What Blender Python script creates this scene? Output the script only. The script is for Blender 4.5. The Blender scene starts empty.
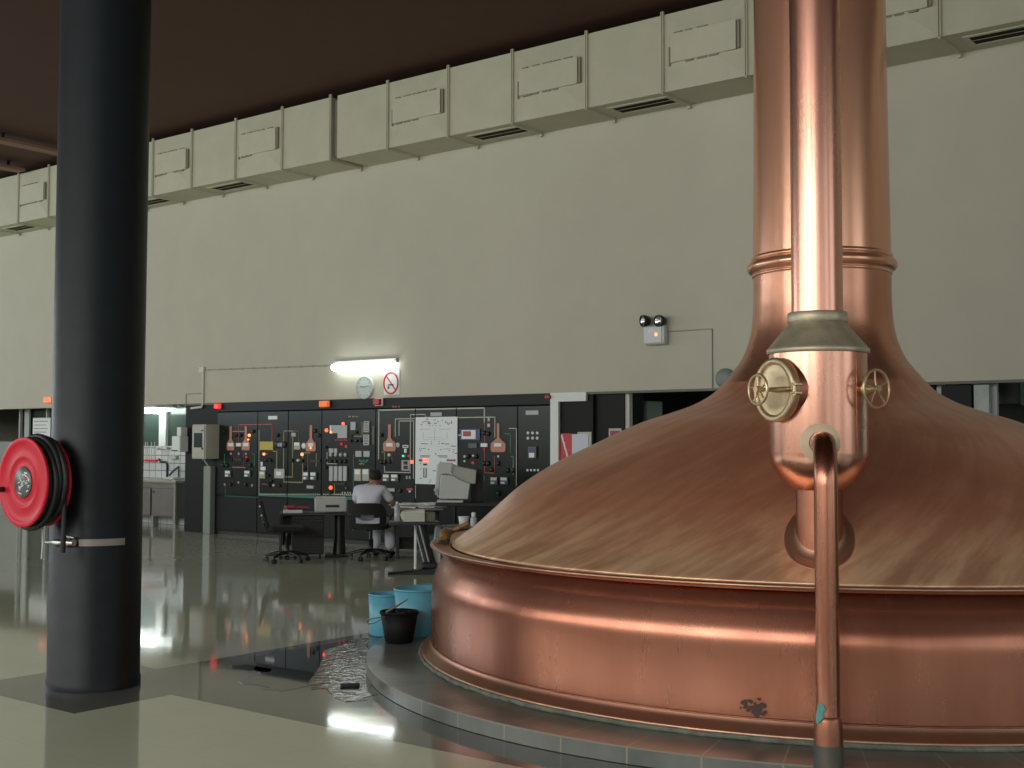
import bpy, bmesh, math, random
from mathutils import Vector, Matrix, noise
random.seed(7)
PI = math.pi
SC = bpy.context.scene
COL = SC.collection
# ------------------------------------------------------------------ camera
F = 1214.34; YAW, PIT, ROL = .659051, .049082, .002368; HC = 1.6
CAMR = Matrix.Rotation(YAW, 3, 'Z') @ Matrix.Rotation(PIT, 3, 'X') @ Matrix(((1,0,0),(0,0,-1),(0,1,0))) @ Matrix.Rotation(ROL, 3, 'Z')
cd = bpy.data.cameras.new('camera'); cam = bpy.data.objects.new('camera', cd); COL.objects.link(cam)
cd.sensor_fit = 'HORIZONTAL'; cd.sensor_width = 36; cd.lens = F/1024*36; cd.clip_start = .05; cd.clip_end = 200
cam.matrix_world = Matrix.Translation((0, 0, HC)) @ CAMR.to_4x4()
SC.camera = cam
def ray(x, y): return CAMR @ Vector((x-512, 384-y, -F))
def onY(x, y, Y): d = ray(x, y); return Vector((0,0,HC)) + d*(Y/d.y)      # measured point on a plane parallel to the back wall
def onZ(x, y, z): d = ray(x, y); return Vector((0,0,HC)) + d*((z-HC)/d.z)
def XatY(px, Y): return onY(px, 443, Y).x
# ------------------------------------------------------------------ materials
MATS = {}
def mat(name, col, rough=.5, metal=0., emit=None, es=0., var=0., scale=5., stretch=(1,1,1), col2=None, bump=0., bscale=30., spec=.5, alpha=None, trans=0., rvar=0., coat=0.):
    if name in MATS: return MATS[name]
    m = bpy.data.materials.new(name); m.use_nodes = True; nt = m.node_tree; N = nt.nodes; L = nt.links
    b = N['Principled BSDF']
    c = (*col, 1); b.inputs['Base Color'].default_value = c; b.inputs['Roughness'].default_value = rough; b.inputs['Metallic'].default_value = metal
    b.inputs['Specular IOR Level'].default_value = spec; b.inputs['Coat Weight'].default_value = coat
    if trans: b.inputs['Transmission Weight'].default_value = trans
    if emit: b.inputs['Emission Color'].default_value = (*emit, 1); b.inputs['Emission Strength'].default_value = es
    tc = N.new('ShaderNodeTexCoord'); mp = N.new('ShaderNodeMapping'); mp.inputs['Scale'].default_value = stretch
    L.new(tc.outputs['Object'], mp.inputs[0])
    nz = N.new('ShaderNodeTexNoise'); nz.inputs['Scale'].default_value = scale; nz.inputs['Detail'].default_value = 6; nz.inputs['Roughness'].default_value = .6
    L.new(mp.outputs[0], nz.inputs[0])
    c2 = col2 or tuple(max(0, v*(1-var)) for v in col)
    rmp = N.new('ShaderNodeValToRGB'); rmp.color_ramp.elements[0].position = .35; rmp.color_ramp.elements[1].position = .65
    rmp.color_ramp.elements[0].color = (*c2, 1); rmp.color_ramp.elements[1].color = c
    L.new(nz.outputs[0], rmp.inputs[0]); L.new(rmp.outputs[0], b.inputs['Base Color'])
    if rvar:
        mr = N.new('ShaderNodeMapRange'); mr.inputs['To Min'].default_value = rough+rvar; mr.inputs['To Max'].default_value = max(.02, rough-rvar)
        L.new(nz.outputs[0], mr.inputs[0]); L.new(mr.outputs[0], b.inputs['Roughness'])
    if bump:
        n2 = N.new('ShaderNodeTexNoise'); n2.inputs['Scale'].default_value = bscale; n2.inputs['Detail'].default_value = 3
        L.new(mp.outputs[0], n2.inputs[0])
        bp = N.new('ShaderNodeBump'); bp.inputs['Strength'].default_value = bump; bp.inputs['Distance'].default_value = .01
        L.new(n2.outputs[0], bp.inputs['Height']); L.new(bp.outputs[0], b.inputs['Normal'])
    MATS[name] = m; return m
WALL = mat('cream_wall', (.54,.515,.418), .85, var=.04, scale=2, bump=.1, bscale=200)
CEIL = mat('brown_ceiling', (.078,.029,.015), .8, var=.15, scale=3)
BLACKW = mat('black_wall', (.008,.010,.009), .5, spec=.2, var=.1)
DUCT = mat('duct_metal', (.52,.505,.38), .6, var=.07, scale=3, bump=.15, bscale=6)
DUCT2 = mat('duct_patch', (.54,.525,.40), .65, var=.05)
STAIN = mat('duct_stain', (.27,.24,.17), .8)
VENT = mat('vent_dark', (.03,.024,.016), .8, spec=.1)
COLM = mat('column_paint', (.008,.0125,.015), .45, spec=.3, var=.25, scale=9, bump=.06, bscale=70, rvar=.05)
def copper(name, c1, c2, rough, scale, stretch, rvar=.08, bump=.06, c3=None, bs=4, metal=1.):
    m = mat(name, c1, rough, metal, col2=c2, scale=scale, stretch=stretch, rvar=rvar, bump=bump, bscale=bs)
    if c3:
        nt = m.node_tree; N = nt.nodes; L = nt.links; b = N['Principled BSDF']
        tc = N.new('ShaderNodeTexCoord'); mp = N.new('ShaderNodeMapping'); mp.inputs['Scale'].default_value = (1,1,1); L.new(tc.outputs['Object'], mp.inputs[0])
        nz = N.new('ShaderNodeTexNoise'); nz.inputs['Scale'].default_value = 1.1; nz.inputs['Detail'].default_value = 8; nz.inputs['Distortion'].default_value = .6
        L.new(mp.outputs[0], nz.inputs[0])
        mr = N.new('ShaderNodeMapRange'); mr.inputs['From Min'].default_value = .4; mr.inputs['From Max'].default_value = .68
        L.new(nz.outputs[0], mr.inputs[0])
        mx = N.new('ShaderNodeMixRGB'); L.new(mr.outputs[0], mx.inputs[0])
        old = b.inputs['Base Color'].links[0].from_socket
        L.new(old, mx.inputs[1]); mx.inputs[2].default_value = (*c3, 1); L.new(mx.outputs[0], b.inputs['Base Color'])
    return m
COP_BODY = copper('copper_skirt', (.44,.175,.11), (.37,.14,.085), .28, 3, (3,3,.5), c3=(.43,.18,.115), rvar=.03, bump=.0, metal=.85)
COP_DOME = copper('copper_dome_patina', (.78,.40,.24), (.56,.27,.165), .34, 1.1, (1,1,1), c3=(.62,.26,.155), bump=.02, metal=.52)
def golden_base(m):      # base colour turns more golden towards the gutter, broken by slanted streaks
    nt = m.node_tree; N = nt.nodes; L = nt.links; b = N['Principled BSDF']; g = N.new('ShaderNodeNewGeometry'); sp = N.new('ShaderNodeSeparateXYZ'); L.new(g.outputs['Position'], sp.inputs[0])
    def M(op, a, c):
        n = N.new('ShaderNodeMath'); n.operation = op
        for i, v in enumerate((a, c)):
            if isinstance(v, (int, float)): n.inputs[i].default_value = v
            else: L.new(v, n.inputs[i])
        return n.outputs[0]
    ang = M('ARCTAN2', M('SUBTRACT', sp.outputs[1], 8.55), M('SUBTRACT', sp.outputs[0], -3.70))
    cb = N.new('ShaderNodeCombineXYZ'); aa = M('MULTIPLY', ang, 2.5); zz_ = M('MULTIPLY', sp.outputs[2], 1.5)
    L.new(M('MULTIPLY', M('SUBTRACT', aa, zz_), 5.0), cb.inputs[0]); L.new(M('MULTIPLY', M('ADD', aa, zz_), .9), cb.inputs[1])
    nz = N.new('ShaderNodeTexNoise'); nz.inputs['Scale'].default_value = 1.1; nz.inputs['Detail'].default_value = 7; nz.inputs['Roughness'].default_value = .62; nz.inputs['Distortion'].default_value = .15; L.new(cb.outputs[0], nz.inputs[0])
    mr = N.new('ShaderNodeMapRange'); mr.inputs['From Min'].default_value = 1.22; mr.inputs['From Max'].default_value = .92; L.new(sp.outputs[2], mr.inputs[0])
    st = N.new('ShaderNodeMapRange'); st.inputs['From Min'].default_value = .4; st.inputs['From Max'].default_value = .62; L.new(nz.outputs[0], st.inputs[0])
    f = M('MULTIPLY', mr.outputs[0], M('ADD', M('MULTIPLY', st.outputs[0], .5), .35))
    mx = N.new('ShaderNodeMixRGB'); L.new(f, mx.inputs[0]); L.new(b.inputs['Base Color'].links[0].from_socket, mx.inputs[1]); mx.inputs[2].default_value = (1.0,.70,.42,1)
    # fine dark wiping streaks
    m3 = N.new('ShaderNodeMixRGB'); m3.blend_type = 'MULTIPLY'; s2 = N.new('ShaderNodeMapRange'); s2.inputs['From Min'].default_value = .62; s2.inputs['From Max'].default_value = .42; L.new(nz.outputs[0], s2.inputs[0])
    L.new(M('MULTIPLY', s2.outputs[0], .35), m3.inputs[0]); L.new(mx.outputs[0], m3.inputs[1]); m3.inputs[2].default_value = (.55,.38,.33,1); L.new(m3.outputs[0], b.inputs['Base Color'])
golden_base(COP_DOME)
COP_CHIM = copper('copper_chimney', (.90,.50,.33), (.76,.39,.25), .24, 2, (3,3,.4), c3=(.80,.41,.27), rvar=.04, bump=.015, metal=.78)
COP_PIPE = copper('copper_pipe', (.80,.42,.31), (.72,.36,.255), .27, 3, (2,2,.6), rvar=.03, bump=.015)
COP_DARK = copper('copper_dark', (.50,.21,.13), (.33,.14,.09), .38, 6, (1,1,.5))
COP_BASE = copper('copper_flange', (.60,.34,.22), (.42,.25,.17), .38, 3, (1,1,1), c3=(.5,.24,.16), metal=.85)
BRASS = mat('brass', (.66,.50,.30), .36, .8, var=.25, scale=8, rvar=.08)
BRASSP = mat('aged_brass', (.60,.53,.38), .42, .55, var=.3, scale=9, rvar=.08)
CREAMR = mat('pale_gasket', (.72,.56,.38), .55, 0., var=.15)
VERD = mat('verdigris', (.16,.42,.38), .9, var=.3, scale=30)
SOOT = mat('dark_stain', (.10,.06,.05), .8, var=.3)
GRIME = mat('grime_green', (.20,.22,.17), .85, var=.5, scale=14)
STEEL = mat('steel', (.55,.55,.53), .35, 1.)
RUST = mat('worn_sleeve', (.20,.15,.11), .6, .6, var=.6, scale=12, stretch=(1,1,.4), col2=(.10,.13,.12))
BLK = mat('black_plastic', (.012,.012,.013), .4)
BLKF = mat('black_fabric', (.010,.010,.011), .85)
RED = mat('red_paint', (.60,.013,.035), .42, spec=.3)
HOSE = mat('black_rubber', (.010,.011,.012), .5)
WHITE = mat('white_paint', (.78,.80,.78), .5)
CREAM = mat('cream_plastic', (.62,.62,.54), .5)
GREYP = mat('grey_plastic', (.47,.48,.45), .5)
MEDG = mat('medium_grey', (.2,.2,.2), .5)
CABF = mat('control_cabinet_face', (.013,.019,.018), .24, spec=.3, var=.25, scale=3, rvar=.05)
CABL = mat('cabinet_label', (.6,.63,.6), .5)
SINK = mat('stainless', (.19,.175,.16), .45, .5, var=.1)
GLASSD = mat('dark_glass', (.02,.035,.03), .06)
TILEW = None
# ------------------------------------------------------------------ geometry collector
class MB:
    def __init__(s): s.bm = bmesh.new(); s.M = Matrix.Identity(4)
    def _add(s, vs, fs, smooth=False):
        v = [s.bm.verts.new(s.M @ Vector(p)) for p in vs]
        for f in fs:
            try: q = s.bm.faces.new([v[i] for i in f]); q.smooth = smooth
            except ValueError: pass
        return s
    def box(s, lo, hi, bev=0.):
        x0,y0,z0 = [min(a,b) for a,b in zip(lo,hi)]; x1,y1,z1 = [max(a,b) for a,b in zip(lo,hi)]
        if bev <= 0:
            return s._add([(x0,y0,z0),(x1,y0,z0),(x1,y1,z0),(x0,y1,z0),(x0,y0,z1),(x1,y0,z1),(x1,y1,z1),(x0,y1,z1)],
                [(0,3,2,1),(4,5,6,7),(0,1,5,4),(1,2,6,5),(2,3,7,6),(3,0,4,7)])
        t = bmesh.new(); bmesh.ops.create_cube(t, size=1)
        for v in t.verts: v.co = Vector((x0+(v.co.x+.5)*(x1-x0), y0+(v.co.y+.5)*(y1-y0), z0+(v.co.z+.5)*(z1-z0)))
        bmesh.ops.bevel(t, geom=t.edges[:], offset=min(bev, .45*min(x1-x0,y1-y0,z1-z0)), segments=2, affect='EDGES', profile=.5)
        return s.merge(t)
    def merge(s, t):
        t.verts.ensure_lookup_table(); base = {}
        for v in t.verts: base[v.index] = s.bm.verts.new(s.M @ v.co)
        t.verts.index_update()
        for f in t.faces:
            try: q = s.bm.faces.new([base[v.index] for v in f.verts]); q.smooth = f.smooth
            except ValueError: pass
        t.free(); return s
    def obox(s, c, size, rz=0, ry=0, rx=0, bev=0.):
        old = s.M; s.M = old @ Matrix.Translation(c) @ Matrix.Rotation(rz,4,'Z') @ Matrix.Rotation(ry,4,'Y') @ Matrix.Rotation(rx,4,'X')
        h = [v/2 for v in size]; s.box([-v for v in h], h, bev); s.M = old; return s
    def tube(s, pts, r, n=12, closed=False, caps=True):
        P = [Vector(p) for p in pts]; k = len(P); R = r if isinstance(r, (list,tuple)) else [r]*k
        vs = []; up = None
        for i in range(k):
            if closed: d = P[(i+1)%k]-P[i-1]
            else: d = P[min(i+1,k-1)]-P[max(i-1,0)]
            d.normalize()
            if up is None:
                up = Vector((0,0,1)) if abs(d.z) < .9 else Vector((1,0,0))
            up = (up - d*up.dot(d)).normalized(); w = d.cross(up)
            for j in range(n):
                a = 2*PI*j/n; vs.append(P[i] + (up*math.cos(a)+w*math.sin(a))*R[i])
        fs = []
        for i in range(k if closed else k-1):
            for j in range(n):
                a = i*n+j; b = i*n+(j+1)%n; i2 = (i+1)%k
                fs.append((a, b, i2*n+(j+1)%n, i2*n+j))
        s._add(vs, fs, True)
        if caps and not closed:
            s._add(vs[:n], [tuple(range(n))]); s._add(vs[-n:], [tuple(reversed(range(n)))])
        return s
    def cyl(s, a, b, r, n=16, r2=None): return s.tube([a, b], [r, r if r2 is None else r2], n)
    def lathe(s, prof, n=64, c=(0,0,0), axis=None, cap=True, smooth=True):
        old = s.M
        if axis is not None:
            s.M = old @ Matrix.Translation(c) @ Vector(axis).to_track_quat('Z','Y').to_matrix().to_4x4()
        else: s.M = old @ Matrix.Translation(c)
        vs = []; k = len(prof)
        for r, z in prof:
            for j in range(n): a = 2*PI*j/n; vs.append((r*math.cos(a), r*math.sin(a), z))
        fs = [(i*n+j, i*n+(j+1)%n, (i+1)*n+(j+1)%n, (i+1)*n+j) for i in range(k-1) for j in range(n)]
        s._add(vs, fs, smooth)
        if cap:
            if prof[0][0] > 1e-4: s._add(vs[:n], [tuple(reversed(range(n)))])
            if prof[-1][0] > 1e-4: s._add(vs[-n:], [tuple(range(n))])
        s.M = old; return s
    def prism(s, poly, d, T=None):      # poly in local xz, extruded along y from 0 to d
        old = s.M
        if T is not None: s.M = old @ T
        n = len(poly); vs = [(x,0,z) for x,z in poly]+[(x,d,z) for x,z in poly]
        fs = [tuple(range(n)), tuple(range(2*n-1, n-1, -1))]+[(i,n+i,n+(i+1)%n,(i+1)%n) for i in range(n)]
        s._add(vs, fs); s.M = old; return s
    def sphere(s, c, r, sc=(1,1,1), seg=16):
        t = bmesh.new(); bmesh.ops.create_uvsphere(t, u_segments=seg, v_segments=seg//2+2, radius=r)
        for v in t.verts: v.co = Vector(c)+Vector((v.co.x*sc[0], v.co.y*sc[1], v.co.z*sc[2]))
        for f in t.faces: f.smooth = True
        return s.merge(t)
WM = {}
def tag(o, label=None, cat=None, group=None, kind=None):
    if label: o['label'] = label
    if cat: o['category'] = cat
    if group: o['group'] = group
    if kind: o['kind'] = kind
    return o
def thing(name, label, cat, loc=(0,0,0), rz=0, group=None):
    o = bpy.data.objects.new(name, None); COL.objects.link(o); o.location = loc; o.rotation_euler = (0,0,rz); o.empty_display_size = .2
    WM[o.name] = Matrix.Translation(loc) @ Matrix.Rotation(rz,4,'Z')
    return tag(o, label, cat, group)
def obj(name, mb, m, parent=None, label=None, local=False, mod=None):
    bmesh.ops.recalc_face_normals(mb.bm, faces=mb.bm.faces[:])
    me = bpy.data.meshes.new(name); mb.bm.to_mesh(me); mb.bm.free(); me.materials.append(m)
    o = bpy.data.objects.new(name, me); COL.objects.link(o)
    if parent is not None:
        W = WM[parent.name]
        if not local: me.transform(W.inverted())
        o.parent = parent; WM[o.name] = W
    else:
        xs = [v.co for v in me.vertices]
        lo = Vector([min(v[i] for v in xs) for i in range(3)]); hi = Vector([max(v[i] for v in xs) for i in range(3)])
        c = Vector(((lo.x+hi.x)/2, (lo.y+hi.y)/2, lo.z)); me.transform(Matrix.Translation(-c)); o.location = c; WM[o.name] = Matrix.Translation(c)
    if label: o['label'] = label
    return o
def bevel(o, w=.01, seg=2):
    m = o.modifiers.new('b', 'BEVEL'); m.width = w; m.segments = seg; m.limit_method = 'ANGLE'; return o
def struct(name, mb, m, parent=None):
    o = obj(name, mb, m, parent)
    if parent is None: o['kind'] = 'structure'
    return o
def box1(lo, hi, bev=0): return MB().box(lo, hi, bev)
def copy_tree(o, parent=None):
    c = o.copy(); COL.objects.link(c)
    if parent: c.parent = parent
    for ch in list(o.children): copy_tree(ch, c)
    return c
# ------------------------------------------------------------------ room shell
YW = 13.82; ZB = 2.31; ZC = 7.15
XL, XR, YF = -31., 9., -9.
def floor_material():
    m = bpy.data.materials.new('floor_tiles'); m.use_nodes = True; nt = m.node_tree; N = nt.nodes; L = nt.links; b = N['Principled BSDF']
    g = N.new('ShaderNodeNewGeometry'); sp = N.new('ShaderNodeSeparateXYZ'); L.new(g.outputs['Position'], sp.inputs[0])
    def M(op, a, c, d=None):
        n = N.new('ShaderNodeMath'); n.operation = op
        for i, v in enumerate((a, c, d)):
            if v is None: continue
            if isinstance(v, (int, float)): n.inputs[i].default_value = v
            else: L.new(v, n.inputs[i])
        return n.outputs[0]
    X, Y = sp.outputs[0], sp.outputs[1]
    gt = lambda a, v: M('GREATER_THAN', a, v); lt = lambda a, v: M('LESS_THAN', a, v); AND = lambda a, c: M('MULTIPLY', a, c); OR = lambda a, c: M('MAXIMUM', a, c)
    d1 = AND(AND(gt(X,-7.8), lt(Y,5.33)), AND(gt(Y,4.16), lt(X,-6.49)))
    d2 = AND(AND(gt(X,-6.5), gt(Y,4.85)), lt(X,3))
    d3 = AND(AND(gt(X,-7.3), gt(Y,5.32)), lt(X,3))
    dark = OR(OR(d1, d2), d3)
    # grout lines of the .45 m tiles
    def grout(v, off, per):
        f = M('FRACT', M('DIVIDE', M('SUBTRACT', v, off), per), 0); return M('LESS_THAN', M('ABSOLUTE', M('SUBTRACT', f, .5), 0), .006)
    gr = OR(grout(X, -4.385+.21, .42), grout(Y, 4.85+.21, .42))
    nz = N.new('ShaderNodeTexNoise'); nz.inputs['Scale'].default_value = 1.3; nz.inputs['Detail'].default_value = 5; L.new(g.outputs['Position'], nz.inputs[0])
    def ramp(c1, c2):
        r = N.new('ShaderNodeValToRGB'); r.color_ramp.elements[0].color = (*c1,1); r.color_ramp.elements[1].color = (*c2,1)
        r.color_ramp.elements[0].position = .3; r.color_ramp.elements[1].position = .7; L.new(nz.outputs[0], r.inputs[0]); return r.outputs[0]
    lightc = ramp((.55,.575,.43), (.60,.62,.465)); darkc = ramp((.10,.108,.095), (.135,.14,.125))
    mx = N.new('ShaderNodeMixRGB'); L.new(dark, mx.inputs[0]); L.new(lightc, mx.inputs[1]); L.new(darkc, mx.inputs[2])
    gm = N.new('ShaderNodeMixRGB'); L.new(M('MULTIPLY', gr, .13), gm.inputs[0]); L.new(mx.outputs[0], gm.inputs[1]); gm.inputs[2].default_value = (.18,.16,.12,1)
    L.new(gm.outputs[0], b.inputs['Base Color'])
    b.inputs['Roughness'].default_value = .06; b.inputs['IOR'].default_value = 1.6
    n2 = N.new('ShaderNodeTexNoise'); n2.inputs['Scale'].default_value = 2.2; n2.inputs['Detail'].default_value = 2; L.new(g.outputs['Position'], n2.inputs[0])
    bp = N.new('ShaderNodeBump'); bp.inputs['Strength'].default_value = .035; bp.inputs['Distance'].default_value = .02; L.new(n2.outputs[0], bp.inputs['Height']); L.new(bp.outputs[0], b.inputs['Normal'])
    return m
struct('floor', box1((XL,YF,-.15), (XR,18.2,0)), floor_material())
struct('ceiling', box1((XL,YF,ZC), (XR,YW+.2,ZC+.15)), CEIL)
struct('wall_back', box1((XL,YW,ZB), (XR,YW+.2,ZC)), WALL)
LW = MB(); LW.box((XL-.2,YF,0), (XL,18.2,2.6)); LW.box((XL-.2,YF,6.6), (XL,18.2,ZC))
lw = [(-7.5,-2.5),(-1,4),(5.5,10.5)]
e3 = [YF]+[v for q in lw for v in q]+[18.2]
for i in range(0, len(e3), 2): LW.box((XL-.2,e3[i],2.6), (XL,e3[i+1],6.6))
struct('wall_left', LW, WALL)
struct('wall_far_back', box1((XL,18.0,0), (XR,18.2,3)), mat('dim_wall', (.14,.17,.15), .8, var=.1))
struct('ceiling_back_room', box1((XL,YW+.2,2.75), (XR,18.0,2.85)), mat('dim_ceiling', (.12,.13,.12), .8))
# daylight wall behind the camera : piers, sill, head and mullions
WS, WT = 2.9, 7.0
FW = MB(); FW.box((XL,YF-.3,0), (XR,YF,WS)); FW.box((XL,YF-.3,WT), (XR,YF,ZC))
wx = [(-29,-24.5),(-23.4,-19),(-17.8,-13.4),(-12.2,-7.8),(-6.6,-2.2),(-1,3.4),(4.4,8.4)]
edges = [XL]+[v for a in wx for v in a]+[XR]
for i in range(0, len(edges), 2): FW.box((edges[i],YF-.3,WS), (edges[i+1],YF,WT))
struct('wall_front', FW, WALL)
for i, (a, b) in enumerate(wx):
    w = MB()
    for x in (a, (a+b)/2-.04, b-.08): w.box((x,YF-.2,WS), (x+.08,YF-.12,WT))
    for z in (WS, 4.9, WT-.08): w.box((a,YF-.2,z), (b,YF-.12,z+.08))
    struct('window_%d' % (i+10), w, BLK)
RW = MB(); RW.box((XR,YF,0), (XR+.2,18.2,1)); RW.box((XR,YF,6), (XR+.2,18.2,ZC))
rw = [(-7,-2.5),(-1,3.5),(5,9.5)]
e2 = [YF]+[v for a in rw for v in a]+[18.2]
for i in range(0, len(e2), 2): RW.box((XR,e2[i],1), (XR+.2,e2[i+1],6))
struct('wall_right', RW, WALL)
# skies / lights
W = bpy.data.worlds.new('daylight'); SC.world = W; W.use_nodes = True
W.node_tree.nodes['Background'].inputs[0].default_value = (.86,.95,1.0,1); W.node_tree.nodes['Background'].inputs[1].default_value = 1.0
def area(name, loc, rot, sx, sy, power, col=(1,1,1), portal=False):
    l = bpy.data.lights.new(name, 'AREA'); l.shape = 'RECTANGLE'; l.size = sx; l.size_y = sy; l.energy = power; l.color = col
    if portal: l.cycles.is_portal = True
    o = bpy.data.objects.new(name, l); COL.objects.link(o); o.location = loc; o.rotation_euler = rot; return o
FRONTP = [110,110,115,130,150,110,30]
for i, (a, b) in enumerate(wx):
    area('daylight_window', ((a+b)/2, YF-.25, (WS+WT)/2), (PI/2,0,0), b-a-.1, WT-WS-.1, FRONTP[i]*2.75, (1,1,.95))
for a, b in rw:
    area('side_fill', (XR+.15,(a+b)/2,3.5), (PI/2,0,PI/2), b-a-.1, 4.9, 30, (.93,1,.98))  # weak fill added from the right; no window is known there
for a, b in lw: area('daylight_end_window', (XL-.15,(a+b)/2,4.6), (PI/2,0,-PI/2), b-a-.1, 3.9, 200, (.85,.95,1))
# ------------------------------------------------------------------ lower storey of the back wall
struct('wall_back_lower', box1((-18.2,14.2,0), (-8.83,14.35,ZB)), BLACKW)
struct('wall_pier_left', box1((-18.2,YW,0), (-17.29,14.2,ZB-.002)), BLACKW)
pr = MB(); pr.box((-9.985,YW,0), (-9.3,14.2,ZB-.002)); pr.box((-9.3,YW+.06,0), (-8.83,14.2,ZB-.002)); struct('wall_pier_right', pr, BLACKW)
struct('trim_1', box1((-17.27,13.80,2.155), (-9.99,14.19,ZB-.003)), mat('panel_header', (.013,.017,.016), .4, spec=.2))
struct('trim_2', box1((-18.2,YW-.012,ZB-.03), (XR,YW,ZB+.002)), mat('soffit_edge', (.17,.16,.13), .7))
area('back_room_fill', (1.5,15.6,2.7), (0,0,0), 1.2, 2.0, 70, (.9,1,.97))  # unseen fill added to brighten the grey inner wall
area('back_room_fill', (-7.4,15.4,2.7), (0,0,0), .3, 1.2, 5, (.8,1,.9))  # weak unseen fill, added for the green inner wall
# sink recess, left of the control panels : tiled wall with glazing above
def tile_mat():
    m = mat('white_tiles', (.66,.70,.68), .2); nt = m.node_tree; N = nt.nodes; L = nt.links; b = N['Principled BSDF']
    tc = N.new('ShaderNodeTexCoord'); mp = N.new('ShaderNodeMapping'); mp.inputs['Rotation'].default_value = (PI/2,0,0); L.new(tc.outputs['Object'], mp.inputs[0])
    br = N.new('ShaderNodeTexBrick'); br.offset = 0; br.inputs['Scale'].default_value = 1; br.inputs['Brick Width'].default_value = .2; br.inputs['Row Height'].default_value = .15
    br.inputs['Mortar Size'].default_value = .008; br.inputs['Color1'].default_value = (.66,.70,.68,1); br.inputs['Color2'].default_value = (.62,.66,.64,1); br.inputs['Mortar'].default_value = (.2,.22,.22,1)
    L.new(mp.outputs[0], br.inputs[0]); L.new(br.outputs[0], b.inputs['Base Color']); return m
YT = 14.85
zt = onY(160, 446, YT).z
struct('wall_tiled', box1((-24,YT,0), (-18.2,YT+.1,zt)), tile_mat())
struct('window_1', box1((-24,YT+.03,zt), (-18.2,YT+.06,2.74)), mat('green_glass', (.05,.085,.07), .15))
xm = XatY(163, YT)
struct('trim_3', box1((xm-.1,YT-.03,zt), (xm+.12,YT+.03,2.5)), WHITE)
struct('wall_recess_side', box1((-18.2,14.2,0), (-18.05,YT+.1,2.75)), mat('dim_wall', (.14,.17,.15), .8))
# glazed part to the far left
YG = 14.3
g = MB()
for px in (19, 46): x = XatY(px, YG); g.box((x-.025,YG,0), (x+.025,YG+.06,2.7))
x = XatY(25, YG); g.box((x-.09,YG+.03,0), (x+.09,YG+.07,2.7))
struct('window_2', g, mat('grey_frame', (.42,.44,.42), .4))
struct('wall_partition_left', box1((-30,YG+.02,0), (-24.5,YG+.08,1.62)), mat('pale_grey_partition', (.3,.31,.29), .6))
struct('wall_partition_left_dark', box1((-24.5,YG+.1,0), (-22.3,YG+.16,2.7)), mat('dark_green_glass', (.012,.03,.025), .1))
p0 = onY(33, 418, YG-.03); p1 = onY(50, 438, YG-.03)
n_ = thing('notice_sheet', 'white printed notice on the dark glazing behind the hose reel', 'notice', ((p0.x+p1.x)/2, YG-.03, p1.z))
obj('sheet', box1((p0.x,YG-.03,p1.z), (p1.x,YG-.01,p0.z)), WHITE, n_)
tx = MB()
for k in range(5):
    z = p0.z-.07-k*.075; tx.box((p0.x+.06,YG-.034,z-.014), (p1.x-.1-.05*(k%2),YG-.03,z))
obj('printed_lines', tx, MEDG, n_)
# right-hand glazing behind the kettle
YR = 14.0
fr = MB()
for px, w in ((623.5,.02),(628,.07)): x = XatY(px, YW+.1); fr.box((x-w/2,YW+.08,0), (x+w/2,YW+.16,ZB))
struct('window_3', fr, mat('pale_frame', (.55,.55,.48), .5))
f4 = MB()
for px in (740, 941, 994): x = XatY(px, YR); f4.box((x-.04,YR,0), (x+.04,YR+.06,ZB+.1))
struct('window_4', f4, mat('grey_frame', (.42,.44,.42), .4))
a = onY(632, 0, 14.1).x
struct('wall_inner_green', box1((-8.83,16.4,0), (-5.2,16.5,2.74)), mat('inner_green', (.07,.11,.09), .6, var=.1))
struct('wall_inner_grey', box1((-5.2,17.0,0), (4,17.1,2.74)), mat('inner_grey', (.42,.50,.49), .6, var=.1))
x0, x1 = XatY(944, 13.95), XatY(974, 13.95)
struct('wall_pier_black', box1((x0,13.88,0), (x1,13.98,ZB-.04)), BLACKW)
x0, x1 = XatY(976, 13.95), XatY(991, 13.95)
struct('wall_pier_pale', box1((x0,13.9,0), (x1,13.98,ZB-.04)), mat('pale_pier', (.42,.48,.45), .5, var=.2, scale=6))
cb = onY(664, 405, 15.2)
k_ = thing('storage_cabinet', 'pale glass-fronted cabinet in the room behind the copper dome', 'cabinet', (XatY(641,14.7), 14.7, 0))
xa, xb = XatY(633.5, 14.6), XatY(648, 14.6)
obj('cabinet_body', box1((xa,14.6,.0), (xb,15.0,onY(640,401,14.6).z), .01), mat('cabinet_green_grey', (.25,.29,.26), .4), k_)
obj('door', box1((xa+.04,14.58,.1), (xb-.04,14.6,onY(640,403,14.6).z)), mat('grey_glass', (.16,.20,.19), .15), k_)
# a second kettle seen through the glass on the far right
kx, ky = onY(1006, 420, 15.6).x, 15.6
s2 = thing('distant_kettle', 'dark kettle silhouette seen through the glazing at the right edge', 'kettle', (kx,ky,0))
zz = onY(1006, 400, 15.6).z
obj('chimney', MB().lathe([(.17,zz-.05),(.17,2.74)], 24, (kx,ky,0)), mat('dim_kettle', (.05,.055,.05), .5), s2)
obj('dome', MB().lathe([(.9,0),(.9,.7),(.75,1.0),(.45,zz-.35),(.3,zz-.12),(.17,zz-.05)], 32, (kx,ky,0)), mat('dim_kettle', (.05,.055,.05), .5), s2)
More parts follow.
